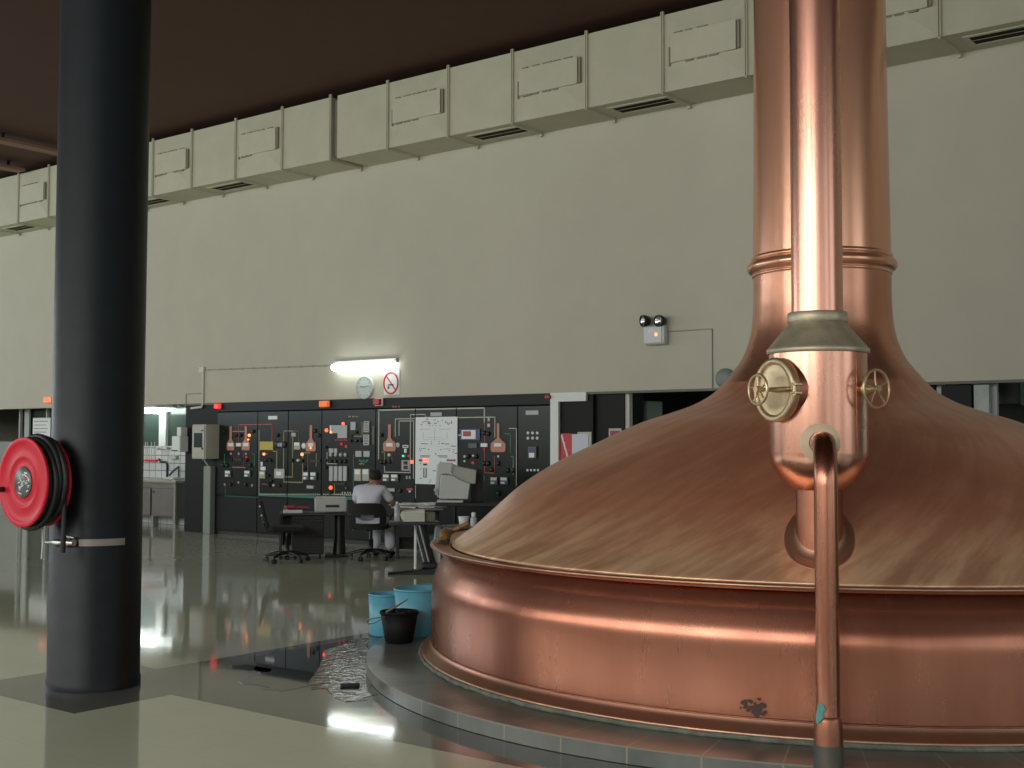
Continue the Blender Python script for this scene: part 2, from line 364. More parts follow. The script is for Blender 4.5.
# ------------------------------------------------------------------ ceiling battens
BAT = mat('batten_wood', (.24,.14,.085), .7)
for X, y0, y1, lab in ((-20.45,7.5,12.95,'long brown batten under the dark ceiling, nearer the column'), (-22.4,8.5,12.95,'brown batten under the ceiling at the left edge, farther from the column')):
    b_ = thing('ceiling_batten', lab, 'batten', (X,(y0+y1)/2,7.0), 0, 'battens under the ceiling')
    obj('rail', box1((X-.14,y0,6.98), (X+.14,y1,7.04), .006), BAT, b_)
    for k in range(5): yy = y0+.3+k*(y1-y0-.6)/4; obj('hanger', box1((X-.03,yy-.03,7.04), (X+.03,yy+.03,7.149)), BLK, b_)
# ------------------------------------------------------------------ column
CX, CY, CR = -7.171, 4.736, .294
c = MB(); c.lathe([(CR+.006,0),(CR+.006,.05),(CR,.06),(CR,ZC)], 96, (CX,CY,0)); o = obj('column', c, COLM); tag(o, 'round black painted column carrying the hose reel', 'column')
# hose reel
RX = CX-.036
RZ = 1.6-(484-443.5)*7.95/F+.012
rl = thing('hose_reel', 'red fire hose reel wound with black hose on the column', 'hose reel', (RX,CY-CR,RZ-.29))
RY0 = CY-CR-.055; RT = .155; Rr = .286; CXo = CX
def disc(y, d):
    m = MB(); s = d
    pr = [(0.0,.004),(.104,.004),(.110,.0),(.146,.0),(.156,.006),(.166,.010),(.171,.007),(.242,.007),(.252,.012),(.260,.016),(Rr-.006,.016),(Rr,.014),(Rr,.0),(Rr-.006,-.006),(.10,-.006),(0,-.006)]
    m.lathe(pr, 64, (RX,y,RZ), (0,s,0), cap=False); return m
obj('back_flange', disc(RY0, -1), RED, rl)
fd = obj('front_flange', disc(RY0-RT, -1), RED, rl)
yb = RY0-RT
lbm = obj('label_plate', MB().lathe([(0,.006),(.096,.006),(.101,0),(0,0)], 48, (RX,yb-.006,RZ), (0,-1,0), cap=False), mat('label_grey', (.10,.13,.12), .35, var=.3, scale=20), fd, 'dark round label with white print')
tm = MB(); tr = random.Random(3)
for k in range(26):
    a_, r_ = tr.uniform(0,2*PI), tr.uniform(.01,.08); x, z = RX+r_*math.cos(a_), RZ+r_*math.sin(a_)
    tm.obox((x,yb-.013,z), (tr.uniform(.01,.035),.002,tr.uniform(.004,.009)), 0, tr.uniform(-.9,.9))
obj('label_print', tm, WHITE, fd)
rp = MB()
for x,z in ((.035,.03),(.05,.02),(-.03,-.06)): rp.obox((RX+x,yb-.013,RZ+z), (.025,.002,.012))
obj('label_red_mark', rp, RED, fd)
obj('drum', MB().lathe([(.14,0),(.14,RT-.02)], 32, (RX,RY0-.008,RZ), (0,-1,0)), BLK, rl)
hs = MB(); hp = []
for i in range(5*40+1):
    a_ = i/40*2*PI; lay = i//200
    rr = .238+.010*math.sin(a_*.9+1)+ (.0 if i < 200 else .0); yy = RY0-.028-(RT-.05)*(i/200.)
    hp.append((RX+rr*math.sin(a_), yy+.004*math.sin(a_*1.7), RZ+rr*math.cos(a_)))
hs.tube(hp, .0195, 10)
hp2 = []
for i in range(3*40+1):
    a_ = i/40*2*PI; rr = .280+.014*math.sin(a_*1.3); yy = RY0-.04-(RT-.075)*(i/120.)
    hp2.append((RX+rr*math.sin(a_), yy, RZ+rr*math.cos(a_)))
hs.tube(hp2, .0195, 10)
for k in range(3):
    R3 = .215-.03*k; hs.tube([(RX+R3*math.sin(t*2*PI/36), RY0-.03-.03*k, RZ+R3*math.cos(t*2*PI/36)) for t in range(36)], .019, 8, closed=True)
xq = RX+.255
hs.tube([(RX+.14,RY0-.05,RZ+.25),(RX+.20,RY0-.05,RZ+.21),(RX+.245,RY0-.04,RZ+.1),(xq,RY0-.03,RZ-.1),(xq,RY0-.03,RZ-.3),(xq-.005,RY0-.03,RZ-.44)], .0175, 10)
obj('hose', hs, HOSE, rl)
obj('axle', MB().cyl((RX,CY-CR+.02,RZ), (RX,RY0-RT+.002,RZ), .03, 16), STEEL, rl)
hd = MB(); hd.cyl((RX-.225,yb-.01,RZ-.05), (RX-.225,yb-.06,RZ-.05), .017, 12); obj('handle', hd, BLK, rl, 'black turning knob')
# nozzle clamp + strap
bz = onZ(94,541,0); BZ = HC-(541-443.5)*8.0/F
st = MB()
def cp(a_, r, z): return (CX+r*math.cos(a_), CY+r*math.sin(a_), z)
a0 = math.radians(-150+40); 
st_pts = []
toC = math.atan2(-CY, -CX)     # direction from the column to the viewer
aL, aR = toC-.35, toC+.62
n = 14; vs = []
for i in range(n+1):
    a_ = aL+(aR-aL)*i/n
    for r in (CR, CR+.012):
        for z in (BZ-.022, BZ+.022): vs.append(cp(a_, r, z))
fs = []
for i in range(n):
    b_ = i*4
    fs += [(b_+2,b_+3,b_+7,b_+6),(b_+1,b_+0,b_+4,b_+5),(b_+3,b_+1,b_+5,b_+7),(b_+0,b_+2,b_+6,b_+4)]
fs += [(0,1,3,2),(n*4,n*4+2,n*4+3,n*4+1)]
st._add(vs, fs)
bk = thing('nozzle_bracket', 'grey metal strap around the column holding the hose nozzle', 'bracket', cp(toC,CR,BZ-.03))
obj('strap', st, mat('strap_metal', (.33,.31,.28), .5, .5, var=.2), bk)
nzm = MB(); P0 = Vector(cp(toC-.42, CR+.03, BZ)); P1 = Vector(cp(toC-1.25, CR+.03, BZ-.005))
dn = P1-P0
nzm.tube([P0+dn*t for t in (0,.15,.17,.3,.33,.5,.53,.7,.75,1)], [.02,.02,.028,.028,.018,.018,.024,.024,.013,.010], 14)
obj('nozzle', nzm, STEEL, bk)
obj('clamp', MB().tube([P0+Vector((0,0,.035)),P0+dn*.3+Vector((0,0,.042)),P0+dn*.4+Vector((0,0,.0))], .008, 8), STEEL, bk)
cw = MB(); q = onY(42.5,530,CY-CR-.05)
cw.tube([(q.x,q.y,RZ-.31),(q.x+.003,q.y,RZ-.42),(q.x-.006,q.y,RZ-.5)], .004, 6)
tag(obj('seal_cord', cw, WHITE), 'thin pale cord hanging below the red hose reel', 'cord')
# ------------------------------------------------------------------ plinth and kettle
KX, KY = -3.70, 8.55
def ramp_mat_plinth():
    m = bpy.data.materials.new('plinth_tiles'); m.use_nodes = True; nt = m.node_tree; N = nt.nodes; L = nt.links; b = N['Principled BSDF']
    tc = N.new('ShaderNodeTexCoord'); sp = N.new('ShaderNodeSeparateXYZ'); L.new(tc.outputs['Object'], sp.inputs[0])
    def M(op, *a):
        n = N.new('ShaderNodeMath'); n.operation = op
        for i, v in enumerate(a):
            if isinstance(v, (int, float)): n.inputs[i].default_value = v
            else: L.new(v, n.inputs[i])
        return n.outputs[0]
    ang = M('ARCTAN2', sp.outputs[1], sp.outputs[0]); f = M('FRACT', M('MULTIPLY', ang, 54/(2*PI)))
    gr = M('LESS_THAN', M('ABSOLUTE', M('SUBTRACT', f, .5)), .012)
    rr = M('SQRT', M('ADD', M('MULTIPLY', sp.outputs[0], sp.outputs[0]), M('MULTIPLY', sp.outputs[1], sp.outputs[1])))
    ed = M('GREATER_THAN', rr, 3.347); ed = M('MULTIPLY', ed, M('GREATER_THAN', sp.outputs[2], .083))
    gr = M('MAXIMUM', gr, ed)
    nz = N.new('ShaderNodeTexNoise'); nz.inputs['Scale'].default_value = 2.5; nz.inputs['Detail'].default_value = 6; L.new(tc.outputs['Object'], nz.inputs[0])
    r = N.new('ShaderNodeValToRGB'); r.color_ramp.elements[0].color = (.12,.13,.115,1); r.color_ramp.elements[1].color = (.20,.208,.18,1); r.color_ramp.elements[0].position = .35; r.color_ramp.elements[1].position = .7
    L.new(nz.outputs[0], r.inputs[0])
    mx = N.new('ShaderNodeMixRGB'); L.new(gr, mx.inputs[0]); L.new(r.outputs[0], mx.inputs[1]); mx.inputs[2].default_value = (.30,.27,.20,1)
    L.new(mx.outputs[0], b.inputs['Base Color']); b.inputs['Roughness'].default_value = .28; b.inputs['Specular IOR Level'].default_value = .4; return m
pl = MB(); pl.lathe([(0,0),(3.345,0),(3.355,.004),(3.355,.085),(3.35,.09),(0,.09)], 216, (KX,KY,0), cap=False, smooth=False)
o = obj('kettle_plinth', pl, ramp_mat_plinth()); tag(o, 'low round tiled plinth under the copper brew kettle', 'plinth')
KT = thing('brew_kettle', 'huge copper brew kettle with domed top and tall chimney', 'kettle', (KX,KY,.09))
C3 = (KX,KY,0)
def smooth_prof(pts, k=6):
    out = []
    for i in range(len(pts)-1):
        p0 = pts[max(i-1,0)]; p1 = pts[i]; p2 = pts[i+1]; p3 = pts[min(i+2,len(pts)-1)]
        for j in range(k):
            t = j/k; out.append(tuple(.5*((2*p1[a])+(-p0[a]+p2[a])*t+(2*p0[a]-5*p1[a]+4*p2[a]-p3[a])*t*t+(-p0[a]+3*p1[a]-3*p2[a]+p3[a])*t**3) for a in (0,1)))
    out.append(pts[-1]); return out
obj('base_flange', MB().lathe(smooth_prof([(2.965,.112),(2.962,.128),(2.938,.143),(2.908,.163),(2.893,.19)],5), 256, C3, cap=False), COP_BASE, KT)
sk = smooth_prof([(2.893,.19),(2.896,.4),(2.894,.55),(2.884,.62),(2.862,.68),(2.83,.745),(2.79,.80),(2.752,.835)],8)
obj('skirt', MB().lathe(sk, 256, C3, cap=False), COP_BODY, KT)
obj('seam_bead', MB().tube([(KX+2.897*math.cos(t*2*PI/256),KY+2.897*math.sin(t*2*PI/256),.191) for t in range(256)], .005, 6, closed=True), COP_DARK, KT)
gk = MB(); gr_ = random.Random(5)
ring = []
for t in range(256):
    r_ = 2.968+gr_.uniform(-.003,.006); ring.append((KX+r_*math.cos(t*2*PI/256),KY+r_*math.sin(t*2*PI/256),.104+gr_.uniform(-.003,.003)))
gk.tube(ring, .015, 8, closed=True); obj('base_seal', gk, GRIME, KT, 'grimy greenish sealing bead')
rimp = [(2.752,.835),(2.80,.832),(2.86,.842),(2.872,.850),(2.876,.852)]
rm = MB(); rm.lathe([(2.755,.834),(2.872,.846),(2.888,.852),(2.902,.860),(2.908,.868),(2.904,.878),(2.892,.882),(2.880,.876),(2.868,.866),(2.76,.858)], 256, C3, cap=False)
obj('rim_flange', rm, COP_BASE, KT)
DP = [(2.748,.862),(2.742,.885),(2.66,.94),(2.575,1.0),(2.41,1.15),(2.235,1.3),(2.0,1.45),(1.695,1.6),(1.37,1.75),(1.13,1.83),(.95,1.895),(.81,1.975),(.735,2.05),(.66,2.14),(.60,2.22),(.55,2.33),(.518,2.45),(.503,2.6),(.500,2.72),(.500,2.80)]
dp = smooth_prof(DP, 6)
isp = min(range(len(dp)), key=lambda i: abs(dp[i][1]-2.05))
obj('dome', MB().lathe(dp[:isp+1], 256, C3, cap=False), COP_DOME, KT)
# the neck grows out of the dome; the same patina thinning upwards is a material of its own
COP_NECK = copper('copper_neck', (.82,.42,.28), (.6,.28,.18), .29, 2.2, (2,2,.6), c3=(.56,.25,.16), bump=.06, metal=.85)
obj('neck', MB().lathe(dp[isp:]+[(.500,2.87)], 128, C3, cap=False), COP_NECK, KT)
obj('chimney', MB().lathe([(.502,2.95),(.495,3.5),(.488,4.2),(.482,5.2),(.480,ZC-.001)], 128, C3, cap=False), COP_CHIM, KT)
rg = MB(); rg.lathe([(.499,2.845),(.508,2.85),(.511,2.862),(.504,2.872),(.506,2.876)]+[(.504+.042*math.sin(t*PI/12), 2.92-.044*math.cos(t*PI/12)) for t in range(13)]+[(.506,2.966),(.516,2.974),(.516,2.99),(.508,3.0),(.499,3.004)], 128, C3, cap=False)
obj('chimney_ring', rg, COP_CHIM, KT)
# dark worn patch on the skirt
wp = MB(); wr = random.Random(11)
def skirt_pt(px, py):
    d = ray(px, py); o_ = Vector((0,0,HC)); rad = 2.899
    A = d.x*d.x+d.y*d.y; Bq = 2*(d.x*(o_.x-KX)+d.y*(o_.y-KY)); Cq = (o_.x-KX)**2+(o_.y-KY)**2-rad*rad
    t = (-Bq-math.sqrt(Bq*Bq-4*A*Cq))/(2*A); return o_+d*t
for px, py, s in ((744,703,4),(750,701,3),(752,708,5),(758,709,6),(762,706,4),(756,714,5),(762,714,3),(748,710,3),(765,712,2.5),(746,707,3),(755,704,2.5),(741,708,1.5),(759,699,2)):
    cpt = skirt_pt(px, py); nrm = Vector((cpt.x-KX, cpt.y-KY, 0)).normalized(); w_ = Vector((-nrm.y, nrm.x, 0)); rr = s*.0042
    vs = []
    for k in range(9):
        a_ = k/9*2*PI; r_ = rr*wr.uniform(.5,1.2); vs.append(cpt+w_*r_*math.cos(a_)*1.3+Vector((0,0,1))*r_*math.sin(a_)+nrm*.001)
    wp._add(vs, [tuple(range(9))])
obj('worn_patch', wp, SOOT, KT, 'dark worn patch low on the skirt')
# ------------------------------------------------------------------ separator vessel on the dome
VX, VY = -2.74, 6.27
def vz(y): d = ray(819, y); t = math.hypot(VX,VY)/math.hypot(d.x,d.y); return HC+d.z*t
VT = thing('copper_separator', 'copper vessel with brass cone and riser pipe standing on the kettle dome', 'vessel', (VX,VY,1.1))
VR = .262
zb_, zs, zc0, zc1 = vz(495), vz(452), vz(353), vz(324)
vp = [(VR*math.sin(t*PI/2/14), zs-(zs-zb_)*math.cos(t*PI/2/14)) for t in range(15)]+[(VR,zc0)]
vp[0] = (.001, zb_)
obj('vessel_body', MB().lathe(vp, 96, (VX,VY,0), cap=False), COP_PIPE, VT)
obj('cone', MB().lathe([(VR+.006,zc0-.008),(VR+.014,zc0-.004),(VR+.014,zc0+.018),(VR+.006,zc0+.024),(.165,zc1-.01),(.150,zc1+.002)], 96, (VX,VY,0), cap=False), BRASSP, VT)
obj('collar', MB().lathe([(.145,zc1),(.158,zc1+.004),(.162,zc1+.012),(.162,vz(314.5)),(.156,vz(313)),(.142,vz(313))], 64, (VX,VY,0), cap=False), BRASSP, VT)
obj('riser_pipe', MB().lathe([(.138,zc1),(.137,3.4),(.135,ZC-.001)], 96, (VX,VY,0), cap=False), COP_PIPE, VT)
# dents on the riser
zn = vz(541)
obj('neck_stub', MB().lathe([(.124,1.02),(.124,zb_+.09)], 64, (VX,VY,0), cap=False), COP_DARK, VT)
# saddle flange following the dome slope
def dome_z(x, y):
    r_ = math.hypot(x-KX, y-KY)
    for i in range(len(dp)-1):
        if (dp[i][0]-r_)*(dp[i+1][0]-r_) <= 0 and dp[i][0] != dp[i+1][0]:
            t = (r_-dp[i][0])/(dp[i+1][0]-dp[i][0]); return dp[i][1]+t*(dp[i+1][1]-dp[i][1])
    return dp[0][1]
sf = MB(); nn = 64; vs = []
rows = [(.120,.06),(.127,.04),(.137,.018),(.150,.010),(.178,.009),(.186,.005),(.188,-.002)]
for r_, h in rows:
    for j in range(nn):
        a_ = 2*PI*j/nn; x, y = VX+r_*math.cos(a_), VY+r_*math.sin(a_); vs.append((x, y, dome_z(x,y)+h))
sf._add(vs, [(i*nn+j, i*nn+(j+1)%nn, (i+1)*nn+(j+1)%nn, (i+1)*nn+j) for i in range(len(rows)-1) for j in range(nn)], True)
obj('saddle_flange', sf, COP_BASE, VT)
# manway door, facing left-front
toV = Vector((-VX,-VY,0)).normalized(); Rt = Vector((-toV.y, toV.x, 0))     # toward the viewer, image right
ang = math.radians(50)
dd = (toV*math.cos(ang) - Rt*math.sin(ang)).normalized(); side = Vector((-dd.y, dd.x, 0))
zd = vz(391); DC = Vector((VX,VY,zd))
DRr = .166
obj('manway_neck', MB().lathe([(DRr,.13),(DRr,.285)], 64, DC, dd, cap=False), COP_DARK, VT)
dr = MB(); dr.lathe([(DRr-.02,.255),(DRr+.006,.262),(DRr+.008,.300),(DRr,.307),(DRr-.026,.309),(DRr-.031,.296)], 64, DC, dd, cap=False)
obj('manway_ring', dr, BRASS, VT)
do = obj('manway_door', MB().lathe([(DRr-.024,.298),(DRr-.034,.296),(.09,.302),(.0001,.306)], 64, DC, dd, cap=False), BRASS, VT)
br = MB(); c0 = DC+dd*.325
br.tube([c0-side*.02, c0+side*.135], .012, 10); br.tube([c0-side*(-.135), c0+side*.185], .009, 10)
obj('crossbar', br, BRASS, do)
hb = MB()
for dz in (-.022,.022): hb.obox(DC+dd*.30+side*.185+Vector((0,0,dz)), (.05,.045,.016), math.atan2(side.y,side.x), bev=.004)
hb.cyl(DC+dd*.31+side*.185-Vector((0,0,.036)), DC+dd*.31+side*.185+Vector((0,0,.036)), .012, 12)
obj('hinge', hb, BRASS, VT)
def handwheel(cen, ax, R, name, parent, shaft):
    m = MB(); ax = ax.normalized(); u = Vector((0,0,1)); v = ax.cross(u).normalized()
    m.tube([cen+(u*math.cos(t*2*PI/40)+v*math.sin(t*2*PI/40))*R for t in range(40)], .0085, 10, closed=True)
    for k in range(5):
        a_ = k*2*PI/5+.1; e = cen+(u*math.cos(a_)+v*math.sin(a_))*R; m.tube([cen, (cen+e)/2-ax*.004, e], .0055, 8)
    m.cyl(cen-ax*.02, cen+ax*.018, .018, 14); m.cyl(cen-ax*shaft, cen, .011, 12)
    return obj(name, m, BRASS, parent)
handwheel(DC+dd*.40-side*.005, dd, .078, 'handwheel', do, .09)
ang2 = math.radians(60); d2 = (toV*math.cos(ang2)+Rt*math.sin(ang2)).normalized()
C2 = Vector((VX,VY,vz(390.5)))
st2 = MB(); st2.lathe([(.030,.25),(.034,.27),(.040,.272),(.040,.290),(.028,.294),(.028,.305),(.020,.31),(.018,.335)], 32, C2, d2, cap=False); obj('valve_stub', st2, BRASS, VT)
d3 = (toV*math.cos(math.radians(48))+Rt*math.sin(math.radians(48))).normalized()
handwheel(C2+d2*.345, d3, .100, 'handwheel', VT, .04)
ln = MB(); pL = Vector((VX,VY,0))+ (toV*.18+Rt*.20).normalized()*(VR+.004); ln.tube([(pL.x,pL.y,zs),(pL.x,pL.y,zc0-.01)], .002, 6); obj('weld_seam', ln, COP_DARK, VT)
# ------------------------------------------------------------------ drain pipe
_d = ray(828, 700)/F*5.68; PX, PY = _d.x, _d.y
ze = vz(443)+.0
Vc = Vector((VX,VY,ze)); pd = Vector((PX-VX, PY-VY, 0)); Ld = pd.length; pd.normalize()
DT = thing('drain_pipe', 'copper drain pipe bending from the separator vessel down in front of the plinth', 'pipe', (PX,PY,0))
pts = [Vc+pd*.24, Vc+pd*.30]; Rb = .20; cc = Vector((PX,PY,ze))-pd*Rb
pts.append(Vector((cc.x,cc.y,ze)))
for k in range(1, 15):
    a_ = k/14*PI/2; pts.append(Vector((cc.x,cc.y,ze-Rb))+pd*Rb*math.sin(a_)+Vector((0,0,Rb*math.cos(a_))))
pts.append(Vector((PX,PY,.02))); 
PR = .0555
pb = MB(); pb.tube(pts, PR, 40); obj('bent_pipe', pb, copper('copper_drain', (.55,.245,.16), (.40,.165,.11), .27, 3, (3,3,.6)), DT)
fl = MB(); fl.lathe([(.058,.272),(.100,.266),(.103,.262),(.103,.252),(.09,.24)], 48, Vc, pd, cap=False); obj('outlet_flange', fl, CREAMR, DT, 'pale ring where the pipe leaves the vessel')
def pz(y): d = ray(828, y); t = math.hypot(PX,PY)/math.hypot(d.x,d.y); return HC+d.z*t
zsl = pz(722)
cup = MB(); cup.lathe([(PR,zsl+.03),(PR+.003,zsl+.028),(.062,zsl+.01),(.067,zsl-.03),(.068,zsl-.11)], 40, (PX,PY,0), cap=False)
obj('coupling', cup, COP_DARK, DT)
slv = MB(); slv.lathe([(.068,.0),(.068,zsl-.10)], 40, (PX,PY,0)); obj('sleeve', slv, RUST, DT, 'stained grey-brown sleeve at the foot')
vv = MB(); toP = Vector((-PX,-PY,0)).normalized(); RtP = Vector((-toP.y,toP.x,0))
shape = [(-.9,.05),(-.6,.06),(-.35,.055),(-.2,.035),(-.38,.02),(-.3,.0),(-.5,-.02),(-.75,-.035),(-.95,-.03),(-1.1,.0)]
vs = [Vector((PX,PY,zsl+.035+h))+ (toP*math.cos(a_)+RtP*math.sin(a_))*(.0605+ (0.0075 if h < 0 else 0)) for a_, h in shape]
vv._add(vs, [tuple(range(len(vs)))]); obj('verdigris_patch', vv, VERD, DT, 'turquoise verdigris patch')
# ------------------------------------------------------------------ ventilation ducts on the wall
DZ0, DZ1, DYF = 6.03, 7.02, 13.12
def duct_run(name, xs, patch_first, vents, label):
    T = thing(name, label, 'duct', ((xs[0]+xs[-1])/2, YW, DZ0), 0, None)
    for i in range(len(xs)-1):
        a, b = xs[i], xs[i+1]; m = MB()
        cx, cz = (a+b)/2, (DZ0+DZ1)/2; patch = (i % 2 == 0) == patch_first
        pk = DYF-(.055 if patch else .012)
        m._add([(a,DYF,DZ0),(b,DYF,DZ0),(b,DYF,DZ1),(a,DYF,DZ1),(cx,pk,cz),(a,YW,DZ0),(b,YW,DZ0),(b,YW,DZ1),(a,YW,DZ1)],
               [(0,1,4),(1,2,4),(2,3,4),(3,0,4),(0,5,6,1),(3,2,7,8),(0,3,8,5),(1,6,7,2),(5,8,7,6)])
        sct = obj('duct_section', m, DUCT, T)
        rb = MB(); rb.box((b-.012,DYF-.03,DZ0-.03), (b+.012,YW,DZ0)); rb.box((b-.02,DYF-.03,DZ0-.01), (b-.006,DYF,DZ1+.04)); rb.box((b+.006,DYF-.03,DZ0-.01), (b+.02,DYF,DZ1+.04)); rb.box((b-.02,YW-.06,DZ0-.06), (b+.02,YW-.02,DZ0))
        obj('seam_rib', rb, DUCT, T)
        if patch:
            w = b-a; p = MB(); p.box((a+w*.12,DYF-.058,DZ0+.34), (b-w*.10,DYF-.004,DZ0+.70)); pp = obj('access_patch', p, DUCT2, sct)
            sm = MB(); rr_ = random.Random(i+int(abs(a)*10))
            z_lo, z_hi = DZ0+.33, DZ0+.71
            for (zz_, up) in ((z_lo,-1),(z_hi,1)):
                for k in range(5):
                    if rr_.random() < .3: continue
                    xa_ = a+w*(.16+.14*k); sm.box((xa_,DYF-.052,zz_-.013), (xa_+w*.13*rr_.uniform(.5,1),DYF-.005,zz_+.013))
            sm.box((b-w*.09,DYF-.045,z_lo+.02), (b-w*.065,DYF-.002,z_hi-.03*rr_.random())); sm.box((a+w*.085,DYF-.035,z_lo-.02), (a+w*.10,DYF-.002,z_lo+.22))
            obj('sealant_stains', sm, STAIN, sct)
        if i in vents:
            w = b-a; v = MB(); fr_ = MB(); xa_, xb_ = a+w*.22, b-w*.06; ya, yb_ = DYF+.2, DYF+.48
            v.box((xa_,ya,DZ0-.004), (xb_,yb_,DZ0+.0))
            vo = obj('vent_grille', v, VENT, sct)
            for (p_, q_) in (((xa_-.05,ya-.05),(xb_+.05,ya)),((xa_-.05,yb_),(xb_+.05,yb_+.05)),((xa_-.05,ya),(xa_,yb_)),((xb_,ya),(xb_+.05,yb_))): fr_.box((*p_,DZ0-.012), (*q_,DZ0))
            fr_.box((xa_,(ya+yb_)/2-.003,DZ0-.008), (xb_,(ya+yb_)/2+.003,DZ0-.004))
            obj('grille_frame', fr_, DUCT2, vo)
    return T
xr_ = [-13.62,-12.53,-11.33,-10.16,-8.92,-7.76,-6.6,-5.44,-4.29,-3.2,-2.0,-.85,.3]
duct_run('air_duct', xr_, False, {2,4,6,8,10}, 'long cream ceiling-height wall duct running right from its break')
xl_ = [-27.2,-26.1,-25.0,-23.88,-22.77,-21.68,-20.56,-19.44,-18.32,-17.21,-16.04,-14.88,-13.76]
n_l = len(xl_)-1
duct_run('air_duct', xl_, n_l % 2 == 0, {i for i in range(n_l) if (n_l-1-i) % 2 == 0 and i != n_l-1}, 'cream wall duct on the left, ending at the break beside the longer run')
cj = MB(); cj.box((-13.745,DYF+.06,DZ0+.05), (-13.625,YW-.001,DZ1-.05)); tag(obj('duct_connector', cj, STAIN), 'dark recessed sleeve joining the two cream wall ducts', 'duct connector')
# ------------------------------------------------------------------ control cabinets
def cvt(z, x, y): ox = {2:200, 3:310, 4:400}[z]; return ox+x/6.4, 390+y/6.4
YC = 13.79
seams = [-17.27,-16.19,-15.42,-14.61,-13.39,-12.55,-11.73,-10.58,-9.99]
spx = [218.6,258.6,289.4,323,377,416.6,457.6,518.5,551.6]
CM = {}
def cm(n, c, r=.4, e=0):
    return mat('panel_'+n, c, r, emit=(c if e else None), es=e)
COLS = dict(W=cm('white',(.80,.86,.84)), G=cm('grey',(.44,.46,.46)), K=cm('black',(.006,.006,.006)), Y=cm('yellow',(.55,.42,.05)), y=cm('ochre',(.38,.32,.10)), R=cm('red_line',(.42,.06,.05)),
    r=cm('brown_line',(.22,.07,.05)), g=cm('green_line',(.03,.16,.10)), C=cm('cream_line',(.5,.52,.42)), O=cm('copper_symbol',(.52,.22,.14)), D=cm('dark_grey',(.09,.10,.10)),
    B=cm('navy',(.05,.07,.16)), c=cm('beige',(.46,.46,.33)), T=cm('green',(.04,.30,.16)))
LIT = dict(L=cm('lit_red',(1,.10,.04),.4,2.6), o=cm('lit_orange',(1,.32,.10),.4,2), l=cm('red_dim',(.55,.03,.03),.4,.4), t=cm('lit_green',(.1,.8,.4),.4,1))
cabL = ['black control cabinet with two small copper kettle symbols, leftmost of the panel row','black control cabinet with the yellow plate and square grey meter',
 'narrow black control cabinet with one copper kettle symbol beside an oval dial','black control cabinet with white bar gauges, behind the seated person left side','black control cabinet with a copper kettle symbol just right of the seated person',
 'black control cabinet carrying the tall white mimic board','black control cabinet with red and white screen and copper kettle symbol, behind the monitor','black control cabinet with rows of small dots, last on the right before the white frame']
CAB = []
for i in range(8):
    a, b = seams[i], seams[i+1]
    T = thing('control_cabinet', cabL[i], 'control panel', ((a+b)/2, YC, 0), 0, 'control cabinets along the back wall')
    obj('cabinet_body', box1((a+.006,YC+.02,.06), (b-.006,14.17,2.14)), BLACKW, T)
    obj('face_plate', box1((a+.008,YC,.70), (b-.008,YC+.02,2.135), .004), CABF, T)
    obj('lower_door', box1((a+.008,YC+.002,.08), (b-.008,YC+.02,.665), .004), mat('cabinet_lower', (.009,.011,.010), .45, spec=.2), T)
    obj('plinth_rail', box1((a+.006,YC+.03,0), (b-.006,14.15,.06)), mat('rail_grey', (.02,.02,.018), .5), T)
    CAB.append(T)
def cab_of(X):
    for i in range(8):
        if X < seams[i+1]: return i
    return 7
def P3(z, x, y, Y=YC):
    px, py = cvt(z, x, y); p = onY(px, py, Y); return p.x, p.z
def rect(z, x0, y0, x1, y1, c, name, d=.012, cab=None, parent=None, bev=0):
    xa, za = P3(z,x0,y0); xb, zb2 = P3(z,x1,y1); k = cab if cab is not None else cab_of((xa+xb)/2)
    zm0, zm1 = min(za,zb2), max(za,zb2)
    m_ = COLS.get(c) or LIT.get(c)
    return obj(name, box1((xa,YC-d,zm0), (xb,YC,zm1), bev), m_, parent or CAB[k])
def knob(z, x, y, c='K', r=.032, name='knob', d=.03):
    X, Z = P3(z,x,y); m_ = COLS.get(c) or LIT.get(c)
    return obj(name, MB().lathe([(r,0),(r,d*.7),(r*.8,d),(0.0001,d)], 14, (X,YC,Z), (0,-1,0), cap=False), m_, CAB[cab_of(X)])
def lamp(z, x, y, c, r=.03): return knob(z, x, y, c, r*.78, 'indicator_lamp', .025)
def line(z, pts, c, w=.014, d=.005, clip=True):
    Q = [P3(z,x,y) for x,y in pts]
    segs = {}
    for (xa,za),(xb,zb2) in zip(Q, Q[1:]):
        if abs(xa-xb) > abs(za-zb2):
            lo, hi = min(xa,xb)-w/2, max(xa,xb)+w/2; zz_ = (za+zb2)/2
            for k in range(8):
                l_, h_ = max(lo,seams[k]+.008), min(hi,seams[k+1]-.008)
                if h_-l_ > .01: segs.setdefault(k, []).append(((l_,YC-d,zz_-w/2),(h_,YC,zz_+w/2)))
        else:
            xx = (xa+xb)/2; segs.setdefault(cab_of(xx), []).append(((xx-w/2,YC-d,min(za,zb2)-w/2),(xx+w/2,YC,max(za,zb2)+w/2)))
    for k, l_ in segs.items():
        m = MB()
        for lo, hi in l_: m.box(lo, hi)
        obj('flow_line', m, COLS[c], CAB[k])
